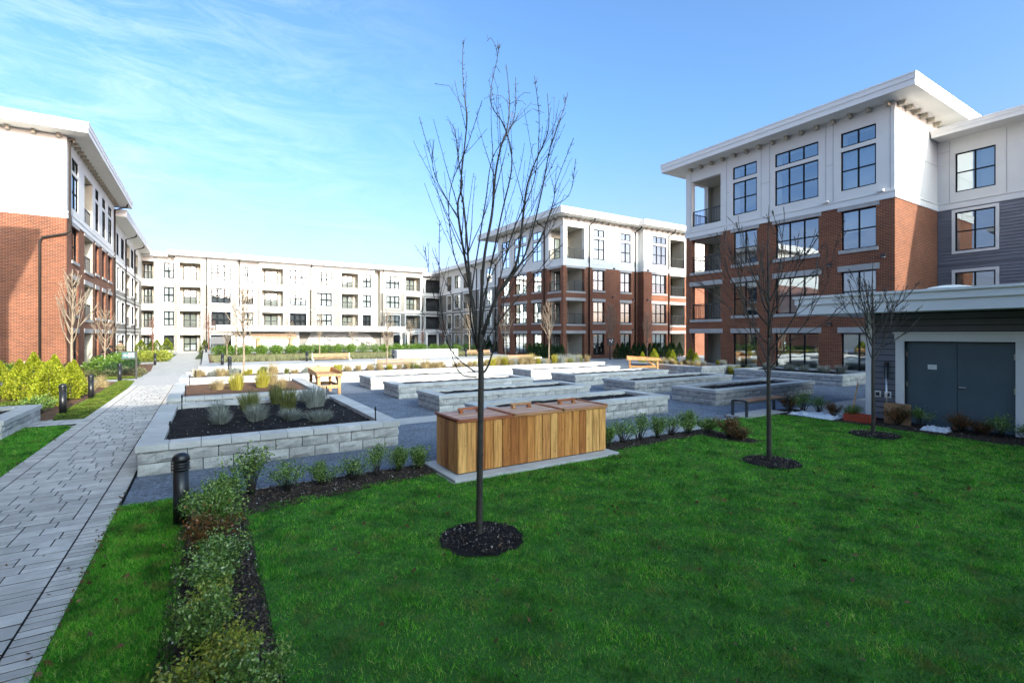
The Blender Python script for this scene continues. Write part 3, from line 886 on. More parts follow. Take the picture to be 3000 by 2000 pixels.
def boards(root, F, u0, u1, z0, z1, holes, pitch, mat, proud=.032):
    """individual lap boards, cut round the openings"""
    k = 0; z = z0
    while z < z1 - .02:
        zt = min(z + pitch, z1) - .016
        spans = [(u0, u1)]
        for a, b, c, d in holes:
            if c < zt - .01 and d > z + .01:
                spans = [s for lo, hi in spans for s in ((lo, min(hi, a)), (max(lo, b), hi)) if s[1] - s[0] > .03]
        for lo, hi in spans:
            mb = MB()
            p = [F.P(lo, z, .003), F.P(lo, z, proud), F.P(lo, zt, .006), F.P(lo, zt, .003)]
            q = [F.P(hi, z, .003), F.P(hi, z, proud), F.P(hi, zt, .006), F.P(hi, zt, .003)]
            mb.quad(p[1], q[1], q[2], p[2]); mb.quad(p[0], q[0], q[1], p[1]); mb.quad(p[3], p[2], q[2], q[3])
            mb.quad(p[0], p[1], p[2], p[3]); mb.quad(q[0], q[3], q[2], q[1])
            add('siding_board', mb.mesh('siding_board', [mat]), root)
        z += pitch
def casing(root, F, a, b, z0, z1, w=.13, d=.05):
    mb = MB()
    fbox(mb, F, a - w, b + w, z1 + .003, z1 + w + .02, .0, d); fbox(mb, F, a - w, b + w, z0 - w, z0 - .003, .0, d)
    fbox(mb, F, a - w, a - .003, z0 - .003, z1 + .003, .0, d); fbox(mb, F, b + .003, b + w, z0 - .003, z1 + .003, .0, d)
    return add('window_casing', mb.mesh('window_casing', ['trim']), root)
boards(wg, FW, 4.6, 9.76, 2.8, 8.6, [(a - .14, b + .14, z[0] - .14, z[1] + .16) for a, b in ws for z in LV], .155, 'siding_dark')
for a, b in ws:
    for z in LV:
        casing(wg, FW, a, b, *z); win(wg, FW, a, b, *z, 2, (.5,), .02, 'glass', .1)
    win(wg, FW, a, b, *T1, 2, (.5,), .06, 'glass', .3)
strip(wg, 'trim_band', FW, -24, 9.75, 5.82, 5.9, .0, .05, 'siding_dark')
roof(wg, 31.0, -25, 45, 9.76, 12.17, 12.57)
joints(wg, FW, [7.2, 4.9, 9.3], [(11.6, 9.3, 9.7)], -24, 9.7, 9.0, 12.1)
mb = MB(); mb.box(33.0, -24, .02, 44, 9.7, 12.1); add('core', mb.mesh('core', ['room']), wg)

# ---- middle brick building
mbd = thing('brick_apartment_building', 'brick apartment building with corner balconies and white top storey, beyond the planters in the middle', 'building', (27.7, 35.4, 0))
FM = Fac('x', 35.4, -1); FL = Fac('y', 27.7, -1)
brick_front(mbd, FM, 27.7, 37.35, [(31.31, 32.72, 2), (34.87, 36.28, 2)], [], corner=(28.14, 30.2), edge=(.05, 0), gl=('glass',) * 4, blind=(.5, .6, .6, .4))
FM2 = Fac('x', 34.7, -1)
brick_front(mbd, FM2, 37.35, 47.0, [(38.6, 40.7, 3)], [(41.3, 43.6)], edge=(.05, 0), gl=('glass',) * 4, blind=(.6, .8, .7, .3))
FS = Fac('y', 37.35, -1)
mb = MB(); wall(mb, FS, 34.7, 35.4, 0, 8.62, []); add('brick_wall', mb.mesh('brick_wall', ['brick']), mbd)
mb = MB(); wall(mb, FS, 34.7, 35.4, 8.62, 13.1, []); add('upper_wall', mb.mesh('upper_wall', ['white']), mbd)
strip(mbd, 'belt_course', FS, 34.76, 35.4, 8.63, 8.93, -.01, .05, 'trim')
brick_front(mbd, FL, 35.4, 47.2, [(38.9, 40.4, 2), (41.5, 43.8, 3), (44.8, 46.3, 2)], [], corner=(35.85, 37.7), edge=(.0, 0), gl=('glass',) * 4, blind=(.7, .6, .6, .3))
mb = MB()
for z0, z1 in ((.06, 2.36), (3.25, 5.40), (6.30, 8.42), (9.3, 12.25)):
    x0, x1, a, b = 28.05, 30.2, 35.75, 37.7
    mb.quad((x0, b, z0), (x1, b, z0), (x1, b, z1), (x0, b, z1), 0)
    mb.quad((x1, a, z0), (x1, b, z0), (x1, b, z1), (x1, a, z1), 0)
    mb.quad((x0, a, z0), (x1, a, z0), (x1, b, z0), (x0, b, z0), 1)
    mb.quad((x0, a, z1), (x1, a, z1), (x1, b, z1), (x0, b, z1), 0)
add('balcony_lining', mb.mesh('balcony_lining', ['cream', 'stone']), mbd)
FBW = Fac('x', 37.7, -1)
for z in ((.1, 2.2), (3.3, 5.2), (6.35, 8.25), (9.4, 11.5)):
    win(mbd, FBW, 28.35, 29.75, z[0], z[1], 2, (.42,), -.06, 'glass', .6)
roof(mbd, 26.55, 34.25, 37.2, 50, 13.1, 13.66); roof(mbd, 36.3, 33.55, 49, 50, 13.06, 13.56)
brackets(mbd, FM, 28.0, 37.0, 13.1); brackets(mbd, FM2, 37.7, 46.5, 13.06); brackets(mbd, FL, 35.8, 46.8, 13.1)
joints(mbd, FM, [30.55, 33.8, 34.5], [(10.95, 33.8, 34.5)], 27.7, 37.3, 9.0, 13.05)
joints(mbd, FL, [38.2, 41.0, 44.3], [], 35.4, 47.2, 9.0, 13.05)
downpipe(mbd, FM, 30.75, 0, 13.1); downpipe(mbd, FM, 36.85, 0, 13.1); downpipe(mbd, FM2, 41.05, 0, 13.06); downpipe(mbd, FL, 38.3, 0, 13.1)
for u, z in ((33.8, 5.9), (33.9, 8.72), (36.6, 5.75), (36.6, 2.75)): wall_lamp(mbd, FM, u, z)
for u, z in ((37.9, 5.75), (37.9, 8.75), (37.9, 2.75)): wall_lamp(mbd, FM2, u, z)
mb = MB(); mb.box(30.25, 36.4, .02, 47, 49, 13.0); mb.box(28.8, 38.0, .02, 30.2, 47.1, 13.0); add('core', mb.mesh('core', ['room']), mbd)

# ---- generic clapboard building: white bays and taupe siding with framed windows
ZF = [(.3, 2.2), (3.40, 5.30), (6.40, 8.38), (9.45, 11.45)]
ZL = [(.06, 2.25), (3.15, 5.32), (6.15, 8.40), (9.25, 11.50)]
def clap_segment(root, F, u0, u1, wins, logs, siding=True, top=12.3, glass='glass_far', blind=.75, dep=1.5, dim=.1, levels=(0, 1, 2, 3)):
    lo, hi = [], []
    for a, b, n in wins:
        for k in levels: (hi if k == 3 else lo).append(op(a, b, ZF[k], .6))
    for a, b in logs:
        for k in levels: (hi if k == 3 else lo).append((a, b, ZL[k][0], ZL[k][1], dep, 3, 3))
    mb = MB(); wall(mb, F, u0, u1, 0, 8.8, lo)
    add('lower_wall', mb.mesh('lower_wall', ['siding' if siding else 'white', 'trim', 'room', 'cream']), root)
    mb = MB(); wall(mb, F, u0, u1, 8.8, top, hi)
    add('upper_wall', mb.mesh('upper_wall', ['white', 'trim', 'room', 'cream']), root)
    if siding:
        for z in (2.72, 5.82): strip(root, 'trim_band', F, u0, u1, z - .05, z + .05, -.005, .04, 'trim')
        strip(root, 'belt_course', F, u0, u1, 8.72, 8.95, -.005, .06, 'trim')
    for a, b, n in wins:
        for k in levels:
            if siding and k < 3: casing(root, F, a, b, *ZF[k], .14, .05)
            win(root, F, a, b, *ZF[k], n, (.48,), .06, glass, blind, dim)
    G = Fac(F.axis, F.pos - F.ns * dep, F.ns)
    for a, b in logs:
        for k in levels:
            if siding and k < 3: casing(root, F, a, b, *ZL[k], .16, .05)
            w = (b - a)
            win(root, G, a + w * .16, b - w * .2, ZL[k][0] + .05, ZL[k][1] - .25, 2, (.5,), -.06, 'glass', .45, .3)
            if k: railing(root, F, a + .02, b - .02, ZL[k][0], ZL[k][0] + .95)

# ---- far building closing the courtyard
fb = thing('white_apartment_building', 'long white four-storey apartment building closing the far end of the courtyard', 'building', (8, 75.5, 0))
Y0 = 75.5
clap_segment(fb, Fac('x', Y0 + .8, -1), -14, -3.3, [(-4.5, -3.42, 2)], [(-6.9, -5.5), (-10.5, -8.2)], False)
clap_segment(fb, Fac('x', Y0, -1), -3.3, 3.6, [(.62, 2.88, 3)], [(-2.81, -.51)])
clap_segment(fb, Fac('x', Y0 + .6, -1), 3.6, 6.2, [(4.16, 5.62, 2)], [], False)
clap_segment(fb, Fac('x', Y0, -1), 6.2, 20.0, [(10.11, 12.36, 3), (13.66, 15.85, 3)], [(6.58, 9.27), (17.22, 19.7)])
clap_segment(fb, Fac('x', Y0 - .02, -1), 20.0, 22.2, [(20.32, 21.64, 2)], [], False)
clap_segment(fb, Fac('x', Y0 + 1.2, -1), 22.2, 23.1, [], [], False)
clap_segment(fb, Fac('x', Y0, -1), 23.1, 30.03, [(23.96, 26.19, 3)], [(27.2, 29.66)])
clap_segment(fb, Fac('x', Y0 + 2.0, -1), 30.03, 40, [], [(30.3, 31.0), (31.4, 34.4)])
for x, s, d in ((-3.3, -1, .8), (3.6, 1, .6), (6.2, -1, .6), (22.2, 1, 1.2), (23.1, -1, 1.2), (30.03, 1, 2.0)):
    G = Fac('y', x, s); mb = MB(); wall(mb, G, Y0 - .02, Y0 + d, 0, 12.3, [])
    add('return_wall', mb.mesh('return_wall', ['cream']), fb)
roof(fb, -4.0, 74.45, 30.4, 92, 12.3, 12.87); roof(fb, -16, 75.2, -3.95, 92, 12.1, 12.62); roof(fb, 30.35, 76.4, 44, 92, 12.0, 12.5)
mb = MB(); mb.box(3.3, 74.2, 12.72, 3.75, 75.3, 13.02); add('roof_step', mb.mesh('roof_step', ['trim']), fb)
for u in (.12, 12.9, 23.35): downpipe(fb, Fac('x', Y0, -1), u, 0, 12.3)
downpipe(fb, Fac('x', Y0 + .6, -1), 3.9, 6, 12.3)
for u, z in ((3.1, 5.9), (7.4, 5.9), (12.2, 5.9), (13.4, 5.9)): wall_lamp(fb, Fac('x', Y0, -1), u, z)
mb = MB(); mb.box(-14, 78.6, .02, 40, 90, 12.2); add('core', mb.mesh('core', ['room']), fb)

# ---- rear wing on the right between the middle and the far building
rw = thing('white_apartment_wing', 'white and taupe apartment wing between the far building and the middle brick building', 'building', (33.2, 62, 0))
FRW = Fac('y', 33.2, -1)
clap_segment(rw, FRW, 47, 76, [(68.1, 70.0, 2), (58.2, 59.7, 2), (52.0, 54.0, 3)], [(71.2, 72.8), (64.2, 66.9), (60.4, 61.6), (49, 51)])
roof(rw, 32.0, 49.9, 46, 76.3, 12.25, 12.75)
downpipe(rw, FRW, 62.6, 0, 12.25); downpipe(rw, FRW, 57.2, 0, 12.25)
mb = MB(); mb.box(35.0, 50, .02, 45, 76, 12.2); add('core', mb.mesh('core', ['room']), rw)

# ---- left brick building
lb = thing('brick_apartment_building', 'brick apartment building with blank sunlit gable at the left edge of the photo', 'building', (-6.4, 35.4, 0))
FG = Fac('x', 35.4, -1); FF = Fac('y', -6.4, 1)
mb = MB(); wall(mb, FG, -22, -6.4, 0, 8.62, []); add('brick_wall', mb.mesh('brick_wall', ['brick']), lb)
mb = MB(); wall(mb, FG, -22, -6.4, 8.62, 13.1, []); add('upper_wall', mb.mesh('upper_wall', ['white']), lb)
brick_front(lb, FF, 35.4, 52.0, [(36.62, 38.3, 2), (43.62, 44.83, 2), (46.25, 47.62, 2), (48.84, 50.51, 2)], [(40.05, 42.59)], edge=(0, 0), gl=('glass',) * 4, blind=(.6, .6, .6, .2), rowsplit=.45)
roof(lb, -23, 34.3, -5.3, 53.4, 13.1, 13.66)
brackets(lb, FG, -21.5, -6.7, 13.1, .95); brackets(lb, FF, 35.8, 51.7, 13.1)
mb = MB()
mb.tube([(-6.25, 35.9, 13.0), (-6.25, 35.5, 12.8), (-6.25, 35.28, 12.5), (-6.25, 35.28, 8.9), (-6.2, 35.2, 8.5), (-6.25, 35.3, 7.9), (-6.4, 35.28, 7.75),
         (-7.35, 35.28, 7.45), (-7.45, 35.28, 7.2), (-7.45, 35.28, .0)], .06, 7)
add('downpipe', mb.mesh('downpipe', ['pipe'], True), lb)
downpipe(lb, FF, 51.6, 0, 13.1)
wall_lamp(lb, FF, 48.6, 5.75); wall_lamp(lb, FF, 51.2, 8.7)
mb = MB(); mb.box(-21.9, 35.5, .02, -8.3, 51.9, 13.0); add('core', mb.mesh('core', ['room']), lb)

# ---- white and taupe section behind it
lc = thing('white_apartment_wing', 'white and taupe apartment wing continuing behind the left brick building', 'building', (-6.75, 63, 0))
FC = Fac('y', -6.75, 1)
clap_segment(lc, FC, 52.0, 76.4, [(55.9, 57.3, 2), (58.7, 60.8, 3), (66, 68.2, 3)], [(52.6, 55.2), (62.2, 65.2), (69.2, 72.4)], glass='glass')
roof(lc, -20, 52.6, -5.65, 75.1, 12.25, 12.85)
downpipe(lc, FC, 61.5, 0, 12.25); downpipe(lc, FC, 68.7, 0, 12.25)
mb = MB(); mb.box(-19, 52.2, .02, -8.6, 76, 12.2); add('core', mb.mesh('core', ['room']), lc)

# ---- blocks behind and beside the viewer: they throw the long shadow over the lawn
def plain_block(label, x0, y0, x1, y1, faces, z=13.1):
    r = thing('apartment_block', label, 'building', ((x0 + x1) / 2, (y0 + y1) / 2, 0))
    for F, u0, u1 in faces:
        cols = []; u = u0 + 1.6
        while u + 1.6 < u1 - 1:
            cols.append((u, u + 1.6)); u += 4.2
        lo = [op(a, b, q) for a, b in cols for q in LV]; hi = [op(a, b, T1) for a, b in cols]
        m1 = MB(); wall(m1, F, u0, u1, 0, 8.62, lo); add('brick_wall', m1.mesh('brick_wall', ['brick', 'brick', 'room']), r)
        m2 = MB(); wall(m2, F, u0, u1, 8.62, z, hi); add('upper_wall', m2.mesh('upper_wall', ['white', 'white', 'room']), r)
    m3 = MB(); m3.box(x0 + 1, y0 + 1, .02, x1 - 1, y1 - 1, z - .05); add('core', m3.mesh('core', ['room']), r)
    roof(r, x0 - 1.1, y0 - 1.1, x1 + 1.1, y1 + 1.1, z, z + .56)
    return r
plain_block('brick and white apartment block behind the viewer, shading the near lawn', -45, -40, 60, -24.5, [(Fac('x', -24.5, 1), -45, 60)])
plain_block('brick and white apartment block left of the viewer, shading part of the left gable', -22, -23, -6.45, 16.1, [(Fac('y', -6.45, 1), -23, 16.1), (Fac('x', 16.1, 1), -22, -6.45)])

# ------------------------------------------------------------------ shed with its doors
sh = thing('storage_shed', 'slate-sided garden shed with double doors and broad white flat roof, right of the lawn', 'shed', (15.4, 3, 0))
FSH = Fac('y', 15.4, -1)
mb = MB(); wall(mb, FSH, -3, 6.2, 0, 2.86, [(3.3, 5.36, 0, 2.12, .12, 1, 1)]); mb.quad((15.4, 6.2, 0), (20, 6.2, 0), (20, 6.2, 2.86), (15.4, 6.2, 2.86), 0)
mb.quad((15.4, -3, 0), (20, -3, 0), (20, -3, 2.86), (15.4, -3, 2.86), 0); mb.quad((20, -3, 0), (20, 6.2, 0), (20, 6.2, 2.86), (20, -3, 2.86), 0)
add('wall', mb.mesh('wall', ['frame', 'frame']), sh)  # near-black wall seen through board gaps stands in for lap shadow lines
boards(sh, FSH, 5.56, 6.06, .05, 2.86, [], .155, 'siding_dark')
boards(sh, FSH, -2.9, 5.56, .05, 2.86, [(3.10, 5.56, -.1, 2.33)], .155, 'siding_dark')
mb = MB(); fbox(mb, FSH, 3.12, 3.30, 0, 2.12, -.1, .05); fbox(mb, FSH, 5.36, 5.55, 0, 2.12, -.1, .05)
fbox(mb, FSH, 3.10, 5.57, 2.123, 2.31, -.1, .055); fbox(mb, FSH, 3.06, 5.61, 2.313, 2.36, -.1, .085)
add('door_casing', mb.mesh('door_casing', ['trim_bright']), sh)
mb = MB(); fbox(mb, FSH, 6.06, 6.24, 0, 2.86, -.18, .04); add('corner_post', mb.mesh('corner_post', ['trim_bright']), sh)
for a, b, hinge in ((3.315, 4.325, 3.33), (4.335, 5.345, 5.33)):
    mb = MB(); fbox(mb, FSH, a, b, .02, 2.10, -.10, -.05)
    dr = add('door', mb.mesh('door', ['door']), sh)
    for z in (.25, .95, 1.72):
        m2 = MB(); fbox(m2, FSH, hinge - .016, hinge + .016, z, z + .13, -.05, -.03); add('hinge', m2.mesh('hinge', ['chrome']), dr)
    if hinge > 5:
        m2 = MB(); fbox(m2, FSH, 4.72, 4.90, 1.42, 1.54, -.05, -.044); add('notice', m2.mesh('notice', ['paper']), dr)
        m2 = MB(); fbox(m2, FSH, 4.78, 4.84, 1.477, 1.482, -.044, -.043); add('notice_line', m2.mesh('notice_line', ['ink']), dr)
    else:
        m2 = MB(); m2.tube([FSH.P(4.28, 1.02, -.05), FSH.P(4.28, 1.02, .01), FSH.P(4.15, 1.02, .01)], .016, 8); m2.lathe([(.035, 0), (.035, .012), (.0, .014)], 10)
        add('handle', m2.mesh('handle', ['chrome'], True), dr)
mb = MB()
mb.box(14.48, -3.5, 2.86, 20.6, 7.62, 3.13); mb.box(14.44, -3.5, 3.13, 20.65, 7.66, 3.31); mb.box(14.40, -3.5, 3.31, 20.7, 7.70, 3.37)
mb.box(15.2, -3, 3.36, 20, 7.2, 3.375, 1)
rf = add('roof', mb.mesh('roof', ['trim_bright', 'roof']), sh)
mb = MB(); mb.lathe([(.75, 3.37), (.75, 3.42), (.66, 3.52), (.45, 3.62), (.2, 3.66), (.01, 3.67)], 20, (17.6, 5.1)); add('skylight', mb.mesh('skylight', ['trim'], True), rf)
for u in (5.72, 5.95):
    mb = MB(); fbox(mb, FSH, u - .07, u + .07, .62, .78, .02, .05); fbox(mb, FSH, u - .045, u + .045, .65, .75, .05, .062, 1)
    add('outlet', mb.mesh('outlet', ['paper', 'steel']), sh)

# tools and oddments by the shed
def leaning(name, label, cat, base, top, rad, mat, head=None):
    mb = MB(); mb.tube([base, top], rad, 8)
    b = Vector(base)
    t = thing(name, label, cat, base)
    add('handle', mb.mesh('handle', [mat], True), t)
    if head:
        mh = MB(); head(mh, Vector(base), Vector(top)); add('head', mh.mesh('head', [head.mat]), t)
    return t
def broom_head(mb, b, t): mb.box(t.x - .02, t.y - .04, t.z - .30, t.x + .03, t.y + .04, t.z + .12)
broom_head.mat = 'black'
leaning('push_broom', 'pale-handled broom standing head-up against the shed siding', 'broom', (15.05, 5.62, 0), (15.34, 5.75, 1.45), .02, 'chrome', broom_head)
def shovel_head(mb, b, t): mb.box(b.x - .12, b.y - .015, b.z, b.x + .12, b.y + .015, b.z + .28)
shovel_head.mat = 'steel'
leaning('garden_shovel', 'wooden-handled shovel leaning on the white shed corner post', 'shovel', (14.9, 6.40, 0), (15.35, 6.42, .95), .018, 'pine', shovel_head)
mb = MB(); mb.box(14.85, 5.05, .02, 14.88, 5.62, .55)
tag(add('cardboard_sheet', mb.mesh('cardboard_sheet', ['card']), None), 'tan cardboard sheet propped up beside the shed doors', 'cardboard')
mb = MB(); mb.box(14.35, 5.75, .02, 14.75, 6.35, .05); mb.box(14.35, 5.75, .05, 14.38, 6.35, .2); mb.box(14.72, 5.75, .05, 14.75, 6.35, .2); mb.box(14.38, 5.75, .05, 14.72, 5.78, .2); mb.box(14.38, 6.32, .05, 14.72, 6.35, .2)
tag(add('planting_tray', mb.mesh('planting_tray', ['redplastic']), None), 'red plastic planting tray on the mulch by the shed', 'tray')
def crumpled(name, label, x0, y0, x1, y1, amp, seed):
    r = np.random.default_rng(seed); n = 12; mb = MB()
    h = r.uniform(0, amp, (n + 1, n + 1)); h[0, :] = h[-1, :] = 0; h[:, 0] = h[:, -1] = 0
    for i in range(n):
        for j in range(n):
            def q(a, b): return (x0 + (x1 - x0) * a / n, y0 + (y1 - y0) * b / n, .022 + h[a, b])
            mb.quad(q(i, j), q(i + 1, j), q(i + 1, j + 1), q(i, j + 1))
    return tag(add(name, mb.mesh(name, ['plastic'])), label, 'plastic sheet')
crumpled('plastic_sheet', 'large crumpled white plastic sheet lying behind the shrubs near the bench', 14.1, 6.5, 15.2, 7.7, .09, 3)
crumpled('plastic_sheet', 'small crumpled white plastic bag in front of the shed doors', 14.45, 4.25, 14.9, 4.75, .10, 4)

# ------------------------------------------------------------------ block planters
def block_mesh(seed, split=True):
    """one wall block: length along x from 0 to 1, rough face towards -y"""
    r = np.random.default_rng(seed); mb = MB()
    nx, nz = 4, 3
    H, D = .19, .24
    g = {}
    for i in range(nx + 1):
        for k in range(nz + 1):
            edge = i in (0, nx) or k in (0, nz)
            y = .006 if edge else -float(r.uniform(.002, .030))
            g[i, k] = (i / nx, y, H * k / nz)
    for i in range(nx):
        for k in range(nz):
            mb.quad(g[i, k], g[i + 1, k], g[i + 1, k + 1], g[i, k + 1])
    mb.quad((0, .006, H), (1, .006, H), (1, D, H), (0, D, H)); mb.quad((0, .006, 0), (0, .006, H), (0, D, H), (0, D, 0))
    mb.quad((1, .006, 0), (1, D, 0), (1, D, H), (1, .006, H))
    return mb.mesh('block', ['block'])
BLOCKS = [block_mesh(k) for k in range(6)]
def cap_mesh(seed):
    r = np.random.default_rng(seed); mb = MB(); nx = 4; H, D, b = .105, .36, .006
    for i in range(nx):
        y0, y1 = (float(r.uniform(-.014, 0)) if 0 < i < nx else 0.0), (float(r.uniform(-.014, 0)) if i + 1 < nx else 0.0)
        if i: y0 = prev
        prev = y1
        mb.quad((i / nx, y0, 0), ((i + 1) / nx, y1, 0), ((i + 1) / nx, y1, H - b), (i / nx, y0, H - b))
        mb.quad((i / nx, y0, H - b), ((i + 1) / nx, y1, H - b), ((i + 1) / nx, b, H), (i / nx, b, H))
    mb.quad((0, b, H), (1, b, H), (1, D, H), (0, D, H)); mb.quad((0, D, 0), (0, D, H), (1, D, H), (1, D, 0))
    mb.quad((0, 0, 0), (1, 0, 0), (1, D, 0), (0, D, 0)); mb.quad((0, 0, 0), (0, 0, H), (0, D, H), (0, D, 0)); mb.quad((1, 0, 0), (1, D, 0), (1, D, H), (1, 0, H))
    return mb.mesh('cap_stone', ['cap'])
CAPS = [cap_mesh(k + 20) for k in range(5)]
pr = random.Random(11)
def planter(label, x0, y0, x1, y1, group, soil='soil', h=.5, mound=.03, cat='planter', name='block_planter', inner=True, unit=.45):
    root = thing(name, label, cat, ((x0 + x1) / 2, (y0 + y1) / 2, 0), 0, group)
    sides = [((x0, y0), 0, x1 - x0), ((x1, y0), math.pi / 2, y1 - y0), ((x1, y1), math.pi, x1 - x0), ((x0, y1), -math.pi / 2, y1 - y0)]
    zc = h - .105
    for (sx, sy), rz, ln in sides:
        c, s = math.cos(rz), math.sin(rz)
        for course in range(2):
            z = course * (zc / 2)
            u = 0.0; first = course % 2
            while u < ln - .02:
                w = unit * (.5 if (first and u == 0) else 1)
                if ln - (u + w) < .16: w = ln - u
                ins = .012 * (1 - course) * 0
                o = add('block', pr.choice(BLOCKS), root, (sx + c * (u + .003), sy + s * (u + .003), z + .002), rz, (w - .013, 1, (zc / 2 - .011) / .19))
                u += w
        u = -.03; end = ln + .03 - .36
        end0 = end
        while u < end0 - .02:
            w = unit
            if end0 - (u + w) < .18: w = end0 - u
            ox, oy = s * .03, -c * .03
            add('cap_stone', pr.choice(CAPS), root, (sx + c * (u + .002) + ox, sy + s * (u + .002) + oy, zc + .001), rz, (w - .010, 1, 1))
            u += w
    mb = MB()
    t = .20
    for a, b, c_, d in ((x0 + .03, y0 + .03, x1 - .03, y0 + t), (x0 + .03, y1 - t, x1 - .03, y1 - .03), (x0 + .03, y0 + t, x0 + t, y1 - t), (x1 - t, y0 + t, x1 - .03, y1 - t)):
        mb.box(a, b, .0, c_, d, zc - .004)
    add('core', mb.mesh('core', ['core']), root)
    # soil bed with a gently uneven top
    nx, ny = max(4, int((x1 - x0) / .22)), max(4, int((y1 - y0) / .22)); mb = MB(); r = np.random.default_rng(int(x0 * 100 + y0 * 7) & 0xffff)
    hh = r.uniform(-.025, .025, (nx + 1, ny + 1)); a0, b0, a1, b1 = x0 + .22, y0 + .22, x1 - .22, y1 - .22
    def q(i, j):
        e = min(i, nx - i, j, ny - j)
        return (a0 + (a1 - a0) * i / nx, b0 + (b1 - b0) * j / ny, h - .09 + hh[i, j] + mound * min(1, e / 2.0))
    for i in range(nx):
        for j in range(ny):
            mb.quad(q(i, j), q(i + 1, j), q(i + 1, j + 1), q(i, j + 1))
    add('soil', mb.mesh('soil', [soil], True), root)
    return root
GP = 'split-face block planters in the gravel yard'
planter('big square block planter nearest the path, dark soil with lavender tufts, in shade', -.93, 9.88, 3.40, 15.25, GP)
planter('square block planter with brown soil and pale dry tufts, half in sunlight', -.90, 16.75, 3.32, 22.0, GP, 'mulch_red')
rows_y = [9.82, 13.3, 16.85, 20.3]
nm = ['nearest', 'second', 'third', 'farthest']
lab1 = ['long block planter with dark soil right behind the cedar storage box', 'long shaded block planter second behind the cedar storage box',
        'long block planter with its soil on the edge of the shade, left column', 'long fully sunlit block planter at the far left of the planter grid']
lab2 = ['long block planter with dark soil just behind the backless bench', 'long shaded block planter second behind the backless bench',
        'long block planter in front of the right potting table, mostly shaded', 'long sunlit block planter at the far end of the right column']
for k in range(4):
    planter(lab1[k], 5.82, rows_y[k], 11.6, rows_y[k] + 1.75, GP, 'soil' if k < 2 else 'mulch', mound=.05)
    planter(lab2[k], 13.85, rows_y[k], 19.9, rows_y[k] + 1.75, GP, 'soil' if k < 2 else 'mulch', mound=.05)
planter('block planter with lavender mounds against the right brick building', 23.7, 10.5, 26.9, 15.7, GP)
planter('block planter with dry grasses and golden cedars beside the right potting table', 23.3, 17.4, 26.8, 23.0, GP, 'mulch_red')
planter('very long low block planter with dry ornamental grasses across the courtyard', -.88, 24.0, 22.2, 26.6, GP, 'mulch_red')
planter('low block planter at the left edge beside the side path', -9.0, 14.9, -3.75, 17.85, GP, 'mulch', h=.42)

# ------------------------------------------------------------------ paved path
path_mb = MB(); path_mb.poly([(-2.78, -4, .0), (-.95, -4, .0), (-.95, 27.0, .0), (-2.78, 27.0, .0)]); path_mb.poly([(-9, 16.35, .002), (-2.78, 16.35, .002), (-2.78, 17.40, .002), (-9, 17.40, .002)])
path = add('paved_path', path_mb.mesh('paved_path', ['joint_sand'])); path['kind'] = 'structure'
pav = []
pp = random.Random(3)
y = 2.0
def split_row(y0, y1, x0, x1, sizes):
    x = x0
    while x < x1 - .01:
        w = pp.choice(sizes)
        if x1 - (x + w) < .14: w = x1 - x
        pav.append((x, y0, w, y1 - y0)); x += w
k = 0
while y < 27.0 - .2:
    if True:
        x = -2.52
        while x < -1.23:
            w = pp.choice([.42, .30, .30, .21])
            if -1.22 - (x + w) < .14: w = -1.22 - x
            if pp.random() < .3:
                pav.append((x, y, w, .11)); pav.append((x, y + .11, w, .11))
            else: pav.append((x, y, w, .22))
            x += w
        y += .22
    k += 1
y = 2.0
while y < 26.9:
    pav.append((-2.77, y, .245, .1125)); pav.append((-1.215, y, .245, .1125)); y += .1125
x = -9.0
while x < -2.95:
    yy = 16.4
    while yy < 17.3:
        pav.append((x, yy, .45, .225)); yy += .225
    x += .45
def vis_size(p):
    dx, dy = p[0] + p[2] / 2, p[1] + p[3] / 2
    d = dx * .5307 + dy * .8475; X = dx * .8475 - dy * .5307
    if d < 1.0 or abs(X / d) > 1.1 or 2.3 / d > .73: return -d
    return p[2] * p[3] / (d * d * d)
pav.sort(key=vis_size, reverse=True)
_pm = MB(); _pm.bevbox(0, 0, 0, 1, 1, 1, .02)
def paver_mesh(w, d):
    m = MB(); gy = .010 if d < .1126 and abs(w - .245) < .01 else .017; m.bevbox(0, 0, 0, w - .011, d - gy, .030, .004, 0, 1); return m.mesh('paver', ['paver', 'joint_sand'])
PM = {}
for p in pav[:300]:
    key = (round(p[2], 3), round(p[3], 3))
    if key not in PM: PM[key] = paver_mesh(*key)
    o = add('paver', PM[key], path, (p[0] + .0055, p[1] + .012, .003 + pp.uniform(-.0015, .0015)))
mb = MB()
for p in pav[300:]:
    mb.bevbox(p[0] + .006, p[1] + .015, .003, p[0] + p[2] - .006, p[1] + p[3] - .015, .034 + pp.uniform(-.001, .001), .004, 0, 1)
stuff(add('far_pavers', mb.mesh('far_pavers', ['paver_join', 'joint_sand']), path))

# ------------------------------------------------------------------ terrace behind the long planter
TZ = .45
mb = MB(); mb.box(-.2, 32.3, -.006, 23.0, 74.3, TZ); mb.box(-.24, 32.26, TZ - .07, 23.04, 32.7, TZ + .02, 1)
o = structure('terrace', mb, ['concrete', 'trim'])
sheet('terrace_bed', [(.2, 37.2), (21.5, 37.2), (21.5, 54), (.2, 54)], TZ + .006, 'mulch_red')
steps = MB()
for k in range(3): steps.box(-1.1 + .3 * k, 33.2, 0 if k == 0 else .0, -.21, 35.6, .15 * (k + 1) - .003 * k)
structure('terrace_steps', MB().box(-.95, 33.3, 0, -.65, 35.5, .15).box(-.649, 33.3, 0, -.35, 35.5, .30).box(-.349, 33.3, 0, -.205, 35.5, .44), ['concrete'])
mb = MB(); mb.bevbox(12.6, 36.9, TZ, 17.8, 38.2, TZ + .62, .02)
tag(add('white_seat_wall', mb.mesh('white_seat_wall', ['trim'])), 'plain white rectangular block wall on the terrace in front of the hedge', 'wall')

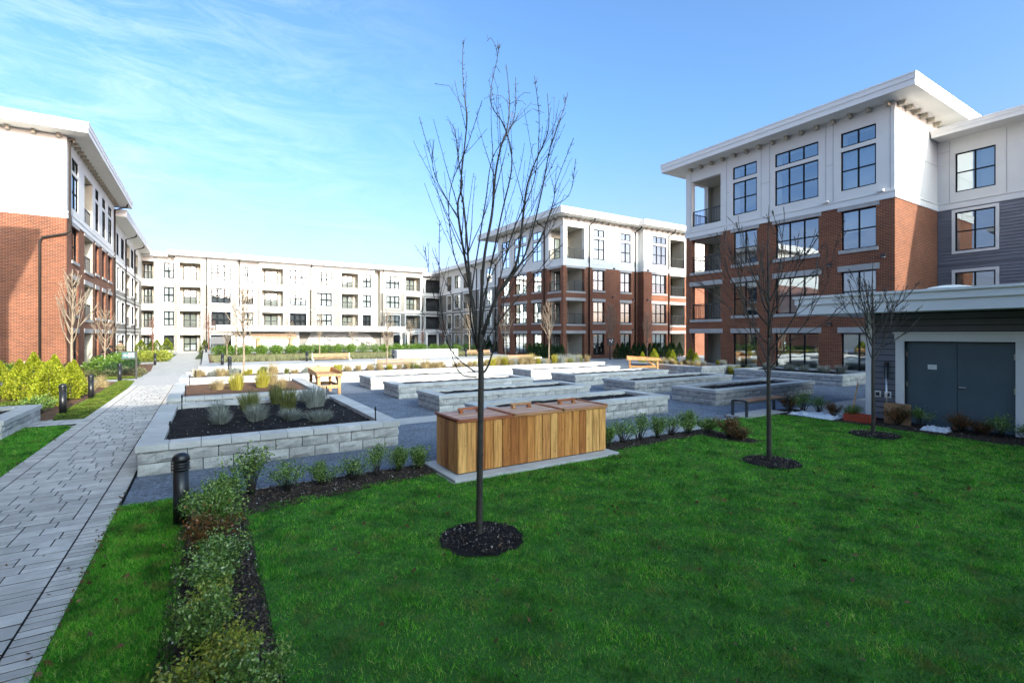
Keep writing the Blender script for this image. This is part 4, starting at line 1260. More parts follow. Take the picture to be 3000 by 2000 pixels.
# ------------------------------------------------------------------ pavilion in front of the far building
pv = thing('garden_pavilion', 'low pavilion with broad white flat roof and stone relief wall before the far building', 'pavilion', (12, 66, 0))
mb = MB(); mb.box(1.05, 64.05, 2.66, 23.0, 72, 2.98); mb.box(1.0, 64.0, 2.98, 23.05, 72.05, 3.34)
add('roof', mb.mesh('roof', ['trim']), pv)
FP = Fac('x', 66.2, -1)
mb = MB(); mb.box(2.6, 66.2, 0, 9.9, 66.5, 2.66); add('siding_wall', mb.mesh('siding_wall', ['siding']), pv)
mb = MB(); mb.box(3.0, 66.05, .3, 9.6, 66.19, 2.2); add('white_panel', mb.mesh('white_panel', ['white']), pv)
mb = MB(); mb.box(9.5, 65.9, 0, 9.9, 66.2, 2.6); mb.box(2.6, 65.9, 0, 2.95, 66.2, 2.6); add('pier', mb.mesh('pier', ['trim']), pv)
mb = MB(); mb.box(9.9, 66.9, 0, 22.2, 67.2, 2.66); add('shade_wall', mb.mesh('shade_wall', ['siding']), pv)
# stone relief panel with leaning right edge
pts = [(10.3, .3), (20.2, .3), (19.6, 1.5), (18.9, 2.3), (18.0, 2.5), (11.4, 2.5), (10.8, 1.2)]
mb = MB(); mb.poly([(a, 66.55, b) for a, b in pts]); mb.poly([(a, 66.85, b) for a, b in reversed(pts)])
for i in range(len(pts)):
    a, b = pts[i], pts[(i + 1) % len(pts)]
    mb.quad((a[0], 66.55, a[1]), (b[0], 66.55, b[1]), (b[0], 66.85, b[1]), (a[0], 66.85, a[1]))
rel = add('stone_relief', mb.mesh('stone_relief', ['stone']), pv)
cr = random.Random(8)
for k in range(26):
    x = cr.uniform(11.2, 18.6); z = cr.uniform(.4, 2.2); n = 6; mb = MB(); pts = []
    for j in range(n):
        pts.append((x, 66.53, z)); x += cr.uniform(.1, .5); z += cr.uniform(-.35, .05)
        z = max(.35, z); x = min(x, 19.4)
    mb.tube(pts, .04, 4); add('carved_ridge', mb.mesh('carved_ridge', ['core' if k % 3 == 0 else 'stone']), rel)
for k in range(9):
    x = 13.2 + k * .72; mb = MB(); mb.tube([(x, 66.4, .0), (x, 66.4, 1.9 - .1 * (k % 3))], .06, 6); add('relief_post', mb.mesh('relief_post', ['trim'], True), pv)
mb = MB(); mb.box(20.4, 66.6, 0, 22.2, 66.9, 2.4); add('end_panel', mb.mesh('end_panel', ['siding']), pv)

# timber shelter with ribbed roof
gz = thing('timber_shelter', 'small timber shelter with ribbed wooden roof in front of the pavilion', 'shelter', (6.6, 60.5, TZ))
for x in (4.9, 8.2):
    for yy in (59.9, 61.2):
        mb = MB(); mb.box(x - .14, yy - .14, TZ, x + .14, yy + .14, 1.75); add('post', mb.mesh('post', ['pine']), gz)
mb = MB(); mb.box(4.4, 59.5, 1.76, 8.8, 59.7, 1.9); mb.box(4.4, 61.4, 1.76, 8.8, 61.6, 1.9); add('beam', mb.mesh('beam', ['pine']), gz)
rr = MB(); rr.box(-.05, 0, 0, .05, 2.5, .05); RIB = rr.mesh('roof_slat', ['pine'])
for k in range(28):
    o = add('roof_slat', RIB, gz, (4.3 + k * .165, 59.3, 1.92)); o.rotation_euler = (R(9), 0, 0)

# white pergola by the far corner
pg = thing('pergola', 'white slatted pergola in front of the far right corner', 'pergola', (27, 66, 0))
for x in (23.6, 26.3, 29.2):
    for yy in (64.6, 67.4):
        mb = MB(); mb.box(x - .12, yy - .12, 0, x + .12, yy + .12, 2.5); add('post', mb.mesh('post', ['trim']), pg)
for yy in (64.6, 67.4):
    mb = MB(); mb.box(23.0, yy - .06, 2.51, 29.8, yy + .06, 2.68); add('beam', mb.mesh('beam', ['trim']), pg)
sl = MB(); sl.box(-.04, 63.9 - 66, 0, .04, 68.1 - 66, .14); PS = sl.mesh('rafter', ['trim'])
for k in range(20): add('rafter', PS, pg, (23.2 + k * .34, 66, 2.69))

# ------------------------------------------------------------------ cedar storage box
bx = thing('cedar_storage_box', 'long cedar-plank storage box with three handled lids on a concrete pad', 'storage box', (5.0, 7.5, 0))
sheet_mb = MB(); sheet_mb.bevbox(3.26, 6.86, .0, 4.62, 8.16, .045, .008)
pdm = thing('concrete_pad', 'pale concrete slab base under the cedar storage box', 'pad', (5, 7.5, 0))
xs = [3.26, 4.3, 5.25, 6.72]
for k in range(3):
    m = MB(); m.bevbox(xs[k] + .004, 6.86, 0, xs[k + 1] - .004, 8.16, .045, .008); add('slab', m.mesh('slab', ['pad']), pdm)
BX0, BX1, BY0, BY1, BZ = 3.42, 6.60, 7.10, 7.95, .92
z0 = .065
br = random.Random(21)
def plank(x0, y0, x1, y1, za, zb, name='plank', mat='cedar', root=bx):
    cx, cy = (x0 + x1) / 2, (y0 + y1) / 2
    m = MB(); m.box(x0 - cx, y0 - cy, 0, x1 - cx, y1 - cy, zb - za)
    return add(name, m.mesh(name, [mat]), root, (cx, cy, za))
x = BX0; n = 19
w = (BX1 - BX0) / n
for k in range(n):
    a = BX0 + w * k
    plank(a + .006, BY0 + br.uniform(0, .006), a + w - .006, BY0 + .022, z0, BZ - .04)
    plank(a + .003, BY1 - .022, a + w - .003, BY1 - br.uniform(0, .003), z0, BZ - .02)
n = 5; w = (BY1 - BY0 - .05) / n
for k in range(n):
    a = BY0 + .025 + w * k
    plank(BX0, a + .002, BX0 + .022, a + w - .002, z0, BZ - .04)
    plank(BX1 - .022, a + .002, BX1, a + w - .002, z0, BZ - .04)
m = MB(); m.box(BX0 + .03, BY0 + .03, .046, BX1 - .03, BY1 - .03, BZ - .05); add('dark_core', m.mesh('dark_core', ['core']), bx)
lw = (BX1 - BX0 + .06) / 3
for k in range(3):
    a = BX0 - .03 + lw * k; b = a + lw
    cx, cy = (a + b) / 2, (BY0 + BY1) / 2
    m = MB(); m.box(a + .004 - cx, BY0 - .02 - cy, 0, b - .004 - cx, BY0 - .0 - cy, .05)
    lid = add('lid', m.mesh('lid_edge', ['cedar_red']), bx, (cx, cy, BZ - .04))
    for j in range(7):
        ya = BY0 + (BY1 + .02 - BY0) * j / 7; yb = BY0 + (BY1 + .02 - BY0) * (j + 1) / 7
        m = MB(); m.box(a + .03 - cx, ya - cy + .002, 0, b - .03 - cx, yb - cy - .001, .02); add('lid_board', m.mesh('lid_board', ['cedar_x']), lid, (cx, cy, BZ - .018 + .002 * br.random()))
    for xx in (a + .004, b - .044):
        m = MB(); m.box(-.0, BY0 - .02 - cy, 0, .04, BY1 + .02 - cy, .035); add('lid_batten', m.mesh('lid_batten', ['cedar_red']), lid, (xx, cy, BZ - .008))
    for xx in (cx - .20, cx + .14):
        m = MB(); i0 = len(m.v); m.poly([(0, 0, 0), (.07, 0, 0), (.06, 0, .06), (.01, 0, .06)]); m.poly([(0, .07, 0), (.01, .07, .06), (.06, .07, .06), (.07, .07, 0)])
        m.quad((0, 0, 0), (.01, 0, .06), (.01, .07, .06), (0, .07, 0)); m.quad((.07, 0, 0), (.07, .07, 0), (.06, .07, .06), (.06, 0, .06)); m.quad((.01, 0, .06), (.06, 0, .06), (.06, .07, .06), (.01, .07, .06))
        add('handle_block', m.mesh('handle_block', ['cedar_red']), lid, (xx, BY1 - .30, BZ + .003))
    m = MB(); m.box(-.22, -.022, 0, .22, .022, .035); add('handle_bar', m.mesh('handle_bar', ['cedar_red']), lid, (cx, BY1 - .265, BZ + .064))

# ------------------------------------------------------------------ potting tables
def potting_table(label, loc, rotz, L=1.9, W=.85):
    t = thing('potting_table', label, 'table', loc, rotz, 'timber potting tables')
    def b(name, x0, y0, z0, x1, y1, z1, mat='pine'):
        m = MB(); cx, cy = (x0 + x1) / 2, (y0 + y1) / 2
        m.box(x0 - cx, y0 - cy, 0, x1 - cx, y1 - cy, z1 - z0); return local(name, m.mesh(name, [mat]), t, (cx, cy, z0))
    hw, hl = W / 2, L / 2
    for sx in (-1, 1):
        for sy in (-1, 1):
            b('leg', sx * (hw - .06) - .05, sy * (hl - .15) - .05, 0, sx * (hw - .06) + .05, sy * (hl - .15) + .05, .76)
    for sy in (-1, 1): b('stretcher', -hw + .1, sy * (hl - .15) - .02, .28, hw - .1, sy * (hl - .15) + .02, .40)
    for sx in (-1, 1): b('side_rail', sx * (hw - .06) - .02, -hl + .2, .32, sx * (hw - .06) + .02, hl - .2, .42)
    for k in range(5):
        y0 = -hw + W * k / 5
        b('top_board', -hw + W * k / 5 + .003, -hl, .765, -hw + W * (k + 1) / 5 - .003, hl, .80)
    b('front_board', -hw - .02, -hl - .04, .74, hw + .02, -hl - .003, .83); b('back_board', -hw - .02, hl + .003, .74, hw + .02, hl + .04, 1.0)
    for sx in (-1, 1):
        m = MB(); x0 = sx * hw + (0.003 if sx > 0 else -.038); x1 = x0 + .035
        for xx in (x0, x1): m.poly([(xx, -hl, .76), (xx, hl, .76), (xx, hl, .98), (xx, -hl, .88)])
        for p, q in (((-hl, .76), (hl, .76)), ((hl, .76), (hl, .98)), ((hl, .98), (-hl, .88)), ((-hl, .88), (-hl, .76))):
            m.quad((x0, p[0], p[1]), (x1, p[0], p[1]), (x1, q[0], q[1]), (x0, q[0], q[1]))
        local('side_board', m.mesh('side_board', ['pine']), t)
    for sx in (-1, 1):
        m = MB(); m.tube([(sx * (hw - .06), -hl + .25, .36), (sx * (hw - .06), -hl + .75, .74)], .035, 4); local('brace', m.mesh('brace', ['pine']), t)
    return t
potting_table('sunlit timber potting table at the corner of the square planters', (3.92, 19.95, 0), 0)
potting_table('sunlit timber potting table beside the right brick building', (22.35, 20.75, 0), R(42))

# ------------------------------------------------------------------ benches
bn = thing('backless_bench', 'backless bench with brown wood slats and dark steel frame at the lawn edge', 'bench', (13.65, 8.2, 0))
def lb_(name, x0, y0, z0, x1, y1, z1, mat): 
    m = MB(); cx, cy = (x0 + x1) / 2, (y0 + y1) / 2; m.box(x0 - cx, y0 - cy, 0, x1 - cx, y1 - cy, z1 - z0); return local(name, m.mesh(name, [mat]), bn, (cx, cy, z0))
for sx in (-1.03, 1.03):
    for sy in (-.21, .21): lb_('leg', sx - .035, sy - .025, 0, sx + .035, sy + .025, .43, 'steel')
    m = MB(); m.tube([(sx, -.235, .435), (sx, -.15, .455), (sx, 0, .462), (sx, .15, .455), (sx, .235, .435)], .028, 6); local('end_arch', m.mesh('end_arch', ['steel'], True), bn)
lb_('side_rail', -1.0, -.235, .39, 1.0, -.205, .43, 'steel'); lb_('side_rail', -1.0, .205, .39, 1.0, .235, .43, 'steel')
for k in range(5): lb_('seat_slat', -1.0, -.19 + .077 * k, .425, 1.0, -.19 + .077 * k + .066, .45 + (.008 if 0 < k < 4 else 0), 'slat_dark')
m = MB(); m.bevbox(12.5, 7.88, .0, 14.5, 8.6, .022, .005)
tag(add('bench_slab', m.mesh('bench_slab', ['pad'])), 'pale concrete slab beneath the backless bench', 'slab')
def back_bench(label, loc, L, seat=.40, top=.8, rotz=0):
    t = thing('slatted_bench', label, 'bench', loc, rotz, 'slatted wooden benches with backs')
    n = 5
    for k in range(n):
        z = seat + .10 + (top - seat - .12) * k / n
        m = MB(); m.box(-L / 2, 0, 0, L / 2, .03, (top - seat - .12) / n - .012); local('back_slat', m.mesh('back_slat', ['slat']), t, (0, .20 + .02 * k, z))
    for k in range(5):
        m = MB(); m.box(-L / 2, 0, 0, L / 2, .075, .03); local('seat_slat', m.mesh('seat_slat', ['slat']), t, (0, -.24 + .085 * k, seat))
    for sx in (-L / 2 - .03, L / 2 + .03):
        m = MB(); m.box(-.025, -.24, 0, .025, -.19, seat); m.box(-.025, .19, 0, .025, .25, top); m.box(-.025, -.19, seat - .05, .025, .19, seat)
        local('end_frame', m.mesh('end_frame', ['chrome']), t, (sx, 0, 0))
    return t
back_bench('slatted wood bench on the terrace wall left of the white block', (7.55, 36.0, TZ), 2.45, .14, .52)
back_bench('slatted wood bench in front of the terrace wall, behind the long planter', (10.9, 31.4, 0), 3.0, .34, .68)
back_bench('slatted wood bench on the terrace far right of the white block', (20.2, 37.6, TZ), 2.2, .14, .52)
back_bench('slatted wood bench at the right end of the terrace', (20.6, 31.5, 0), 2.2, .36, .74)

# ------------------------------------------------------------------ bollard lights
bl = thing('bollard_light', 'nearest black bollard light, beside the foreground hedge', 'bollard', (-.25, 7.13, 0), 0, 'black louvred bollard lights')
m = MB(); m.lathe([(.082, 0), (.082, .66)], 22); local('post', m.mesh('post', ['black'], True), bl)
m = MB(); m.lathe([(.075, .66), (.075, .77)], 22); local('lens', m.mesh('lens', ['steel'], True), bl)
for k in range(3):
    m = MB(); m.lathe([(.078, 0), (.094, .004), (.094, .014), (.078, .026)], 22); local('louvre', m.mesh('louvre', ['black'], True), bl, (0, 0, .67 + .034 * k))
m = MB(); m.lathe([(.094, .775), (.094, .795), (.088, .825), (.07, .852), (.04, .870), (.001, .877)], 22); local('dome', m.mesh('dome', ['black'], True), bl)
for lab, p in [('black bollard light in front of the golden cedars, at their right end', (-3.5, 18.9, 0)), ('second black bollard light along the left lawn strip', (-3.46, 22.75, 0)),
               ('third black bollard light, just left of the arrow sign', (-3.6, 30.86, 0)), ('black bollard light beyond the arrow sign by the low bushes', (-3.2, 45.2, 0)),
               ('black bollard light by the notice board near the far door', (.05, 60.0, TZ)), ('tall black bollard light at the left end of the terrace', (.87, 34.6, TZ)),
               ('black bollard light standing in the long planter', (.95, 26.2, .4)), ('black bollard light left of the terrace bench', (5.9, 36.0, TZ)),
               ('black bollard light left of the white block wall', (12.2, 36.6, TZ)), ('black bollard light right of the white block wall', (18.3, 36.4, TZ)),
               ('black bollard light near the far left door lawn', (-3.4, 60, 0)), ('black bollard light at the terrace end before the dark cedar hedge', (22.5, 35.2, TZ))]:
    c = copy_tree(bl, p, 0, None, lab)
    if p[1] > 30 and p[2] > 0: c.scale = (1, 1, .8)

# path lights: thin black stakes at the planter corners
ps = thing('stake_light', 'thin black stake light', 'stake light', (3.0, 10.15, .4), 0, 'thin black stake lights in the planters')
m = MB(); m.tube([(0, 0, 0), (0, 0, .32)], .014, 8); local('stake', m.mesh('stake', ['black']), ps)
m = MB(); m.lathe([(.022, .32), (.022, .35), (.012, .37), (.02, .38), (.001, .40)], 10); local('cap', m.mesh('cap', ['black'], True), ps)
ps['label'] = 'thin black stake light at the near right corner of the shaded square planter'
for lab, p in [('thin black stake light at the near left corner of the shaded square planter', (-.52, 10.35, .4)), ('thin black stake light at the far left corner of the shaded square planter', (-.5, 14.75, .4)),
               ('thin black stake light at the far right corner of the shaded square planter', (3.0, 15.0, .4)), ('thin black stake light at the near left corner of the half-sunlit planter', (-.5, 17.4, .4)),
               ('thin black stake light at the far left corner of the half-sunlit planter', (-.5, 21.6, .4)), ('thin black stake light at the far right corner of the half-sunlit planter', (2.9, 21.6, .4)),
               ('thin black stake light at the left end of the long dry-grass planter', (-.35, 24.6, .4)), ('thin black stake light on the lavender planter by the brick building', (24.1, 10.9, .4)),
               ('thin black stake light at the near corner of the golden cedar planter', (26.3, 17.8, .4))]:
    copy_tree(ps, p, 0, None, lab)

# ------------------------------------------------------------------ signs
sg = thing('direction_sign', 'small black post sign with white left arrow on teal beside the path', 'sign', (-3.02, 31.6, 0))
m = MB(); m.box(-3.05, 31.57, 0, -2.98, 31.63, 1.46); add('post', m.mesh('post', ['black']), sg)
m = MB(); m.box(-3.62, 31.585, 1.02, -3.05, 31.625, 1.44); pnl = add('panel', m.mesh('panel', ['black']), sg)
m = MB(); m.box(-3.59, 31.578, 1.07, -3.08, 31.584, 1.39); add('panel_face', m.mesh('panel_face', ['teal']), pnl)
m = MB(); yv = 31.574
m.poly([(-3.55, yv, 1.23), (-3.45, yv, 1.16), (-3.45, yv, 1.205), (-3.37, yv, 1.205), (-3.37, yv, 1.255), (-3.45, yv, 1.255), (-3.45, yv, 1.30)]); add('arrow', m.mesh('arrow', ['paper']), pnl)
for k, (a, b, c, d) in enumerate([(-3.34, 1.13, -3.27, 1.33), (-3.25, 1.17, -3.19, 1.33), (-3.17, 1.13, -3.11, 1.24), (-3.17, 1.27, -3.11, 1.34)]):
    m = MB(); m.quad((a, yv, b), (c, yv, b), (c, yv, d), (a, yv, d)); add('symbol', m.mesh('symbol', ['paper']), pnl)
nb = thing('notice_board', 'dark notice board on two posts near the far door', 'sign', (1.0, 56, TZ))
for x in (.55, 1.55):
    m = MB(); m.box(x - .04, 55.96, TZ, x + .04, 56.04, 1.9); add('post', m.mesh('post', ['black']), nb)
m = MB(); m.box(.45, 55.9, 1.35, 1.65, 55.955, 2.05); add('board', m.mesh('board', ['steel']), nb)
ib = thing('info_post', 'small dark information post with white pictograms before the middle brick building', 'sign', (31.2, 33.0, 0))
m = MB(); m.box(31.15, 32.95, 0, 31.25, 33.05, 1.6); m.box(30.75, 32.9, 1.25, 31.65, 32.95, 1.95); add('board', m.mesh('board', ['black']), ib)
for a, b in ((31.0, 1.68), (31.2, 1.55), (31.3, 1.72)):
    m = MB(); m.box(a, 32.89, b, a + .12, 32.899, b + .13); add('symbol', m.mesh('symbol', ['paper']), ib)

# ------------------------------------------------------------------ bare trees
def smooth_path(pts, n):
    """Catmull-Rom through the points"""
    P = [Vector(p) for p in pts]; P = [P[0] * 2 - P[1]] + P + [P[-1] * 2 - P[-2]]
    out = []
    for i in range(1, len(P) - 2):
        for k in range(n):
            t = k / n
            a, b, c, d = P[i - 1], P[i], P[i + 1], P[i + 2]
            out.append(.5 * ((2 * b) + (c - a) * t + (2 * a - 5 * b + 4 * c - d) * t * t + (-a + 3 * b - 3 * c + d) * t ** 3))
    out.append(P[-2])
    return out
RMIN = [.0026]
ZCAP = [99]
KID = [1.25]
def grow(mb, r, start, dirv, length, rad, depth, up=.09, sides=5, spur=True, spread=.75, kids=(3, 5), jit=.10):
    n = max(4, int(length / .13)) if depth >= 2 else max(3, int(length / .16))
    p = Vector(start); d = Vector(dirv).normalized(); pts = [p.copy()]; dirs = [d.copy()]
    for k in range(n):
        d = (d + Vector((r.uniform(-jit, jit), r.uniform(-jit, jit), r.uniform(-jit * .4, jit * .7) + up))).normalized()
        if p.z > ZCAP[0]: d = (d + Vector((r.uniform(-.3, .3), r.uniform(-.3, .3), -.75))).normalized()
        p = p + d * (length / n); pts.append(p.copy()); dirs.append(d.copy())
    rads = [max(RMIN[0], rad * (1 - .82 * k / n)) for k in range(n + 1)]
    mb.tube(pts, rads, sides if rad > .008 else (4 if rad > .004 else 3))
    children(mb, r, pts, dirs, rads, length, depth, up, sides, spur, spread, kids, jit)
def children(mb, r, pts, dirs, rads, length, depth, up, sides, spur, spread, kids, jit):
    n = len(pts) - 1
    if depth > 0:
        for k in range(r.randint(*kids)):
            t = r.uniform(.18, .88); i = min(n - 1, int(t * n)); q = pts[i].lerp(pts[i + 1], t * n - i)
            d = dirs[i]; s = Vector((r.uniform(-1, 1), r.uniform(-1, 1), r.uniform(-.2, .5)))
            s = (s - d * s.dot(d)).normalized()
            grow(mb, r, q, d + s * r.uniform(.45, 1) * spread, length * r.uniform(.32, .6) * (1.12 - t) * KID[0], max(.004, rads[i] * .55), depth - 1, up, max(3, sides - 1), spur, spread, (1, 3), jit)
    if spur and rads[0] < .02:
        for k in range(int(length / .11)):
            t = r.uniform(.1, 1); i = min(n - 1, int(t * n)); q = pts[i].lerp(pts[i + 1], t * n - i)
            d = dirs[i]; s = Vector((r.uniform(-1, 1), r.uniform(-1, 1), r.uniform(-.3, .8)))
            mb.tube([q, q + (d * .4 + s.normalized()) * r.uniform(.015, .055)], [.0026, .0012], 3)

# foreground tree: trunk, then leaders that rise like a vase
def fx(px, py, dd=0.0):
    """(sideways, height) of the tree's own upright plane, in metres from its foot"""
    return None
def tree_thing(label, loc, group, name='bare_tree'):
    return thing(name, label, 'tree', loc, 0, group)
def front_tree():
    t = tree_thing('slender bare young tree nearest the viewer, in front of the cedar box', (2.62, 4.89, 0), 'young bare lawn trees')
    r = random.Random(4)
    right = Vector((.8475, -.5307, 0)); fwd = Vector((.5307, .8475, 0))
    def P(s, z, d=0.0): return right * s + fwd * d + Vector((0, 0, z))
    tr = MB()
    tp = smooth_path([P(0, -.02), P(.005, .25), P(.012, .8), P(.02, 1.4), P(.025, 1.8), P(.02, 2.05), P(.03, 2.3)], 5)
    n = len(tp)
    tr.tube(tp, [.039 - .010 * (k / (n - 1)) + (.012 if k < 2 else 0) for k in range(n)], 12)
    for k in range(9):
        z = .3 + k * .2 + r.uniform(-.05, .05); a = r.uniform(0, 6.28); c = Vector((math.cos(a), math.sin(a), .2))
        b = P(.015, z); tr.tube([b + c * .015, b + c * .045], [.012, .008], 6)
    local('trunk', tr.mesh('trunk', ['bark'], True), t)
    cr_ = MB()
    # (sideways, height, depth) of each leader
    S = lambda px, py: ((px - 1403) / 1434 * 5.53, 2.3 - (py - 979) / 1434 * 5.53)
    zz = lambda x, y: (1200 + x * .491, 130 + y * .491)
    L = [
        ([(1400, 1010), (1372, 820), (1344, 650), (1340, 587), (1352, 533), (1342, 469), (1330, 375), (1315, 346)], .021, .10),
        ([(1342, 640), (1300, 567), (1278, 523), (1268, 474), (1249, 410), (1234, 356)], .008, -.10),
        ([(1398, 1000), (1380, 860), (1369, 694), (1360, 600), (1354, 547), (1372, 375), (1367, 322), (1360, 228), (1362, 145)], .019, -.18),
        ([(1405, 990), (1416, 768), (1440, 620), (1450, 498), (1465, 415), (1487, 341), (1492, 253), (1482, 152)], .024, .25),
        ([(1404, 1000), (1430, 830), (1470, 640), (1500, 500), (1480, 400), (1440, 330), (1460, 210), (1461, 177)], .014, -.30),
        ([(1410, 985), (1460, 860), (1514, 768), (1534, 621), (1544, 547), (1563, 484), (1607, 376), (1605, 267)], .026, .05),
        ([(1470, 850), (1540, 740), (1588, 557), (1617, 410), (1657, 292), (1673, 233)], .016, .30),
        ([(1500, 800), (1573, 719), (1617, 606), (1627, 547), (1676, 420)], .013, -.15),
        ([(1617, 606), (1667, 572), (1684, 474)], .006, -.1),
        ([(1412, 1000), (1445, 900), (1500, 700), (1560, 560), (1575, 400), (1562, 270)], .014, -.35),
        ([(1396, 1015), (1375, 900), (1400, 700), (1420, 560), (1440, 430), (1505, 310), (1512, 175)], .015, .38),
        ([(1392, 1090), (1330, 1040), (1290, 960), (1270, 880), (1245, 760), (1240, 715)], .010, .12),
        ([(1396, 1105), (1350, 1090), (1320, 1010), (1300, 900), (1296, 760), (1298, 660)], .009, -.25),
        ([(1410, 1100), (1430, 1070), (1450, 1000), (1470, 900), (1530, 780), (1600, 690), (1640, 620)], .016, .2),
        ([(1405, 1040), (1450, 960), (1530, 860), (1600, 770), (1650, 720)], .012, -.3),
        ([(1400, 1030), (1370, 960), (1310, 850), (1255, 720)], .008, .3),
        ([(1400, 1020), (1410, 880), (1455, 760), (1530, 660), (1600, 500), (1640, 420)], .012, .45),
        ([(1398, 1020), (1390, 880), (1340, 760), (1330, 600), (1380, 470), (1420, 350)], .011, -.45)]
    for pts, rad, dep in L:
        rad *= .8
        k = len(pts); Q = []
        for i, (a, b) in enumerate(pts):
            s, z = S(a, b); f = i / (k - 1)
            Q.append(P(s, z, dep * math.sin(min(1, f * 1.15) * 1.57)))
        sp = smooth_path(Q, 6); m = len(sp)
        dirs = [(sp[min(i + 1, m - 1)] - sp[max(i - 1, 0)]).normalized() for i in range(m)]
        rads = [max(.0035, rad * (1 - .86 * i / (m - 1))) for i in range(m)]
        ln = sum((sp[i + 1] - sp[i]).length for i in range(m - 1))
        cr_.tube(sp, rads, 7 if rad > .012 else 5)
        children(cr_, r, sp, dirs, rads, ln, 1, .06, 4, True, .6, (6, 8) if ln > 1.6 else (3, 4), .07)
        for k in range(int(ln / .1)):
            i = r.randrange(m // 3, m - 1); v = Vector((r.uniform(-1, 1), r.uniform(-1, 1), r.uniform(-.1, .8))).normalized()
            cr_.tube([sp[i], sp[i] + (v + dirs[i] * .5) * r.uniform(.02, .06)], [.0034, .0018], 3)
    local('crown', cr_.mesh('crown', ['bark'], True), t)
    lf = MB()
    for (a, b, d) in ((1500, 308, .2), (1490, 437, .1), (1355, 590, -.1), (1600, 528, .1)):
        s, z = S(a, b); p = P(s, z, d); lf.quad(p, p + Vector((.012, .008, -.02)), p + Vector((.004, 0, -.055)), p + Vector((-.012, -.006, -.022)))
    local('dead_leaf', lf.mesh('dead_leaf', ['deadleaf']), t)
ZCAP[0] = 5.0; KID[0] = .85
front_tree()
ZCAP[0] = 99; KID[0] = 1.25
def vase_tree(label, loc, group, seed, fork, height, width, leaders=9, rad=.05, mat='bark', depth=3):
    t = tree_thing(label, loc, group); r = random.Random(seed)
    tr = MB(); lean = r.uniform(-.05, .05)
    tp = smooth_path([(0, 0, -.02), (lean * .3, 0, fork * .4), (lean, 0.01, fork), (lean * 1.2, .0, fork + (height - fork) * .35), (lean * 1.3, .02, fork + (height - fork) * .7), (lean * 1.1, 0, height * .97)], 5)
    n = len(tp); tr.tube(tp, [max(.003, rad * (1 - .93 * (k / (n - 1)) ** 1.3)) for k in range(n)], 9)
    local('trunk', tr.mesh('trunk', [mat], True), t)
    c = MB()
    for k in range(leaders):
        z = fork + (height - fork) * (.0 + .5 * (k / leaders)) ; a = k * 2.4 + r.uniform(-.7, .7)
        b = Vector((lean, 0, z)); out = r.uniform(.45, 1.0)
        grow(c, r, b, (math.cos(a) * out, math.sin(a) * out, r.uniform(.7, 1.2)), (height - z) * r.uniform(.55, 1.0) * min(1.0, width), rad * r.uniform(.25, .4), depth, .085, 5, True, .75, (4, 6), .13)
    local('crown', c.mesh('crown', [mat], True), t)
    return t
RMIN[0] = .0052
vase_tree('slender bare young tree in the middle of the lawn near the bench', (8.56, 4.99, 0), 'young bare lawn trees', 12, 1.45, 4.75, .95, 15, .045, depth=2)
vase_tree('slender bare young tree in front of the shed, farthest on the lawn', (12.88, 5.08, 0), 'young bare lawn trees', 29, 1.6, 4.2, .95, 14, .043, depth=2)

RMIN[0] = .0026
# mulch rings under the lawn trees
def ring(label, x, y, r0, seed):
    r = np.random.default_rng(seed); mb = MB(); n = 40
    rad = [r0 * (1 + r.uniform(-.05, .05)) for _ in range(n)]
    def q(k, f, z): a = 2 * math.pi * k / n; return (math.cos(a) * rad[k % n] * f, math.sin(a) * rad[k % n] * f, z)
    for k in range(n):
        mb.quad(q(k, 1, .016), q(k + 1, 1, .016), q(k + 1, .88, .012), q(k, .88, .012))
        mb.quad(q(k, .88, .012), q(k + 1, .88, .012), q(k + 1, .5, .02), q(k, .5, .02)); mb.poly([q(k, .5, .02), q(k + 1, .5, .02), (0, 0, .05)])
    tag(add('mulch_ring', mb.mesh('mulch_ring', ['soil'], True), None, (x, y, .012)), label, 'mulch', 'mulch rings round the lawn trees')
RINGS = [(2.62, 4.83, .47), (8.56, 4.95, .47), (12.88, 5.05, .5)]
for lab, (x, y, r0), s in zip(('round dark mulch ring at the foot of the nearest tree', 'round dark mulch ring at the foot of the middle lawn tree', 'round dark mulch ring at the foot of the tree by the shed'), RINGS, (1, 2, 3)):
    ring(lab, x, y, r0, s)

# pale young trees farther off: three growth forms, copied
def far_tree_form(seed, h, mat, fan=.75):
    r = random.Random(seed); tr = MB()
    tp = smooth_path([(0, 0, 0), (.02, 0, h * .3), (-.02, .02, h * .65), (.0, 0, h)], 4); n = len(tp)
    tr.tube(tp, [max(.012, .06 * (1 - .8 * k / (n - 1))) for k in range(n)], 6)
    c = MB()
    for k in range(22):
        z = h * (.30 + .6 * k / 22); a = k * 2.4
        grow(c, r, (0, 0, z), (math.cos(a) * fan, math.sin(a) * fan, .75), (h - z) * .5 + .35, .026, 1, .10, 4, False, .7, (2, 4), .12)
    return tr.mesh('trunk', [mat], True), c.mesh('crown', [mat], True)
RMIN[0] = .009
FORMS = {k: far_tree_form(s, 4.0, m, f) for k, s, m, f in (('a', 31, 'bark_pale', .75), ('b', 32, 'bark_pale', .55), ('c', 33, 'bark_red', .6))}
RMIN[0] = .0026
def far_tree(label, x, y, z, h, form, rotz):
    t = thing('bare_tree', label, 'tree', (x, y, z), rotz, 'pale bare young trees round the courtyard')
    a, b = FORMS[form]; local('trunk', a, t); local('crown', b, t); t.scale = (h / 4 * .9, h / 4 * .9, h / 4)
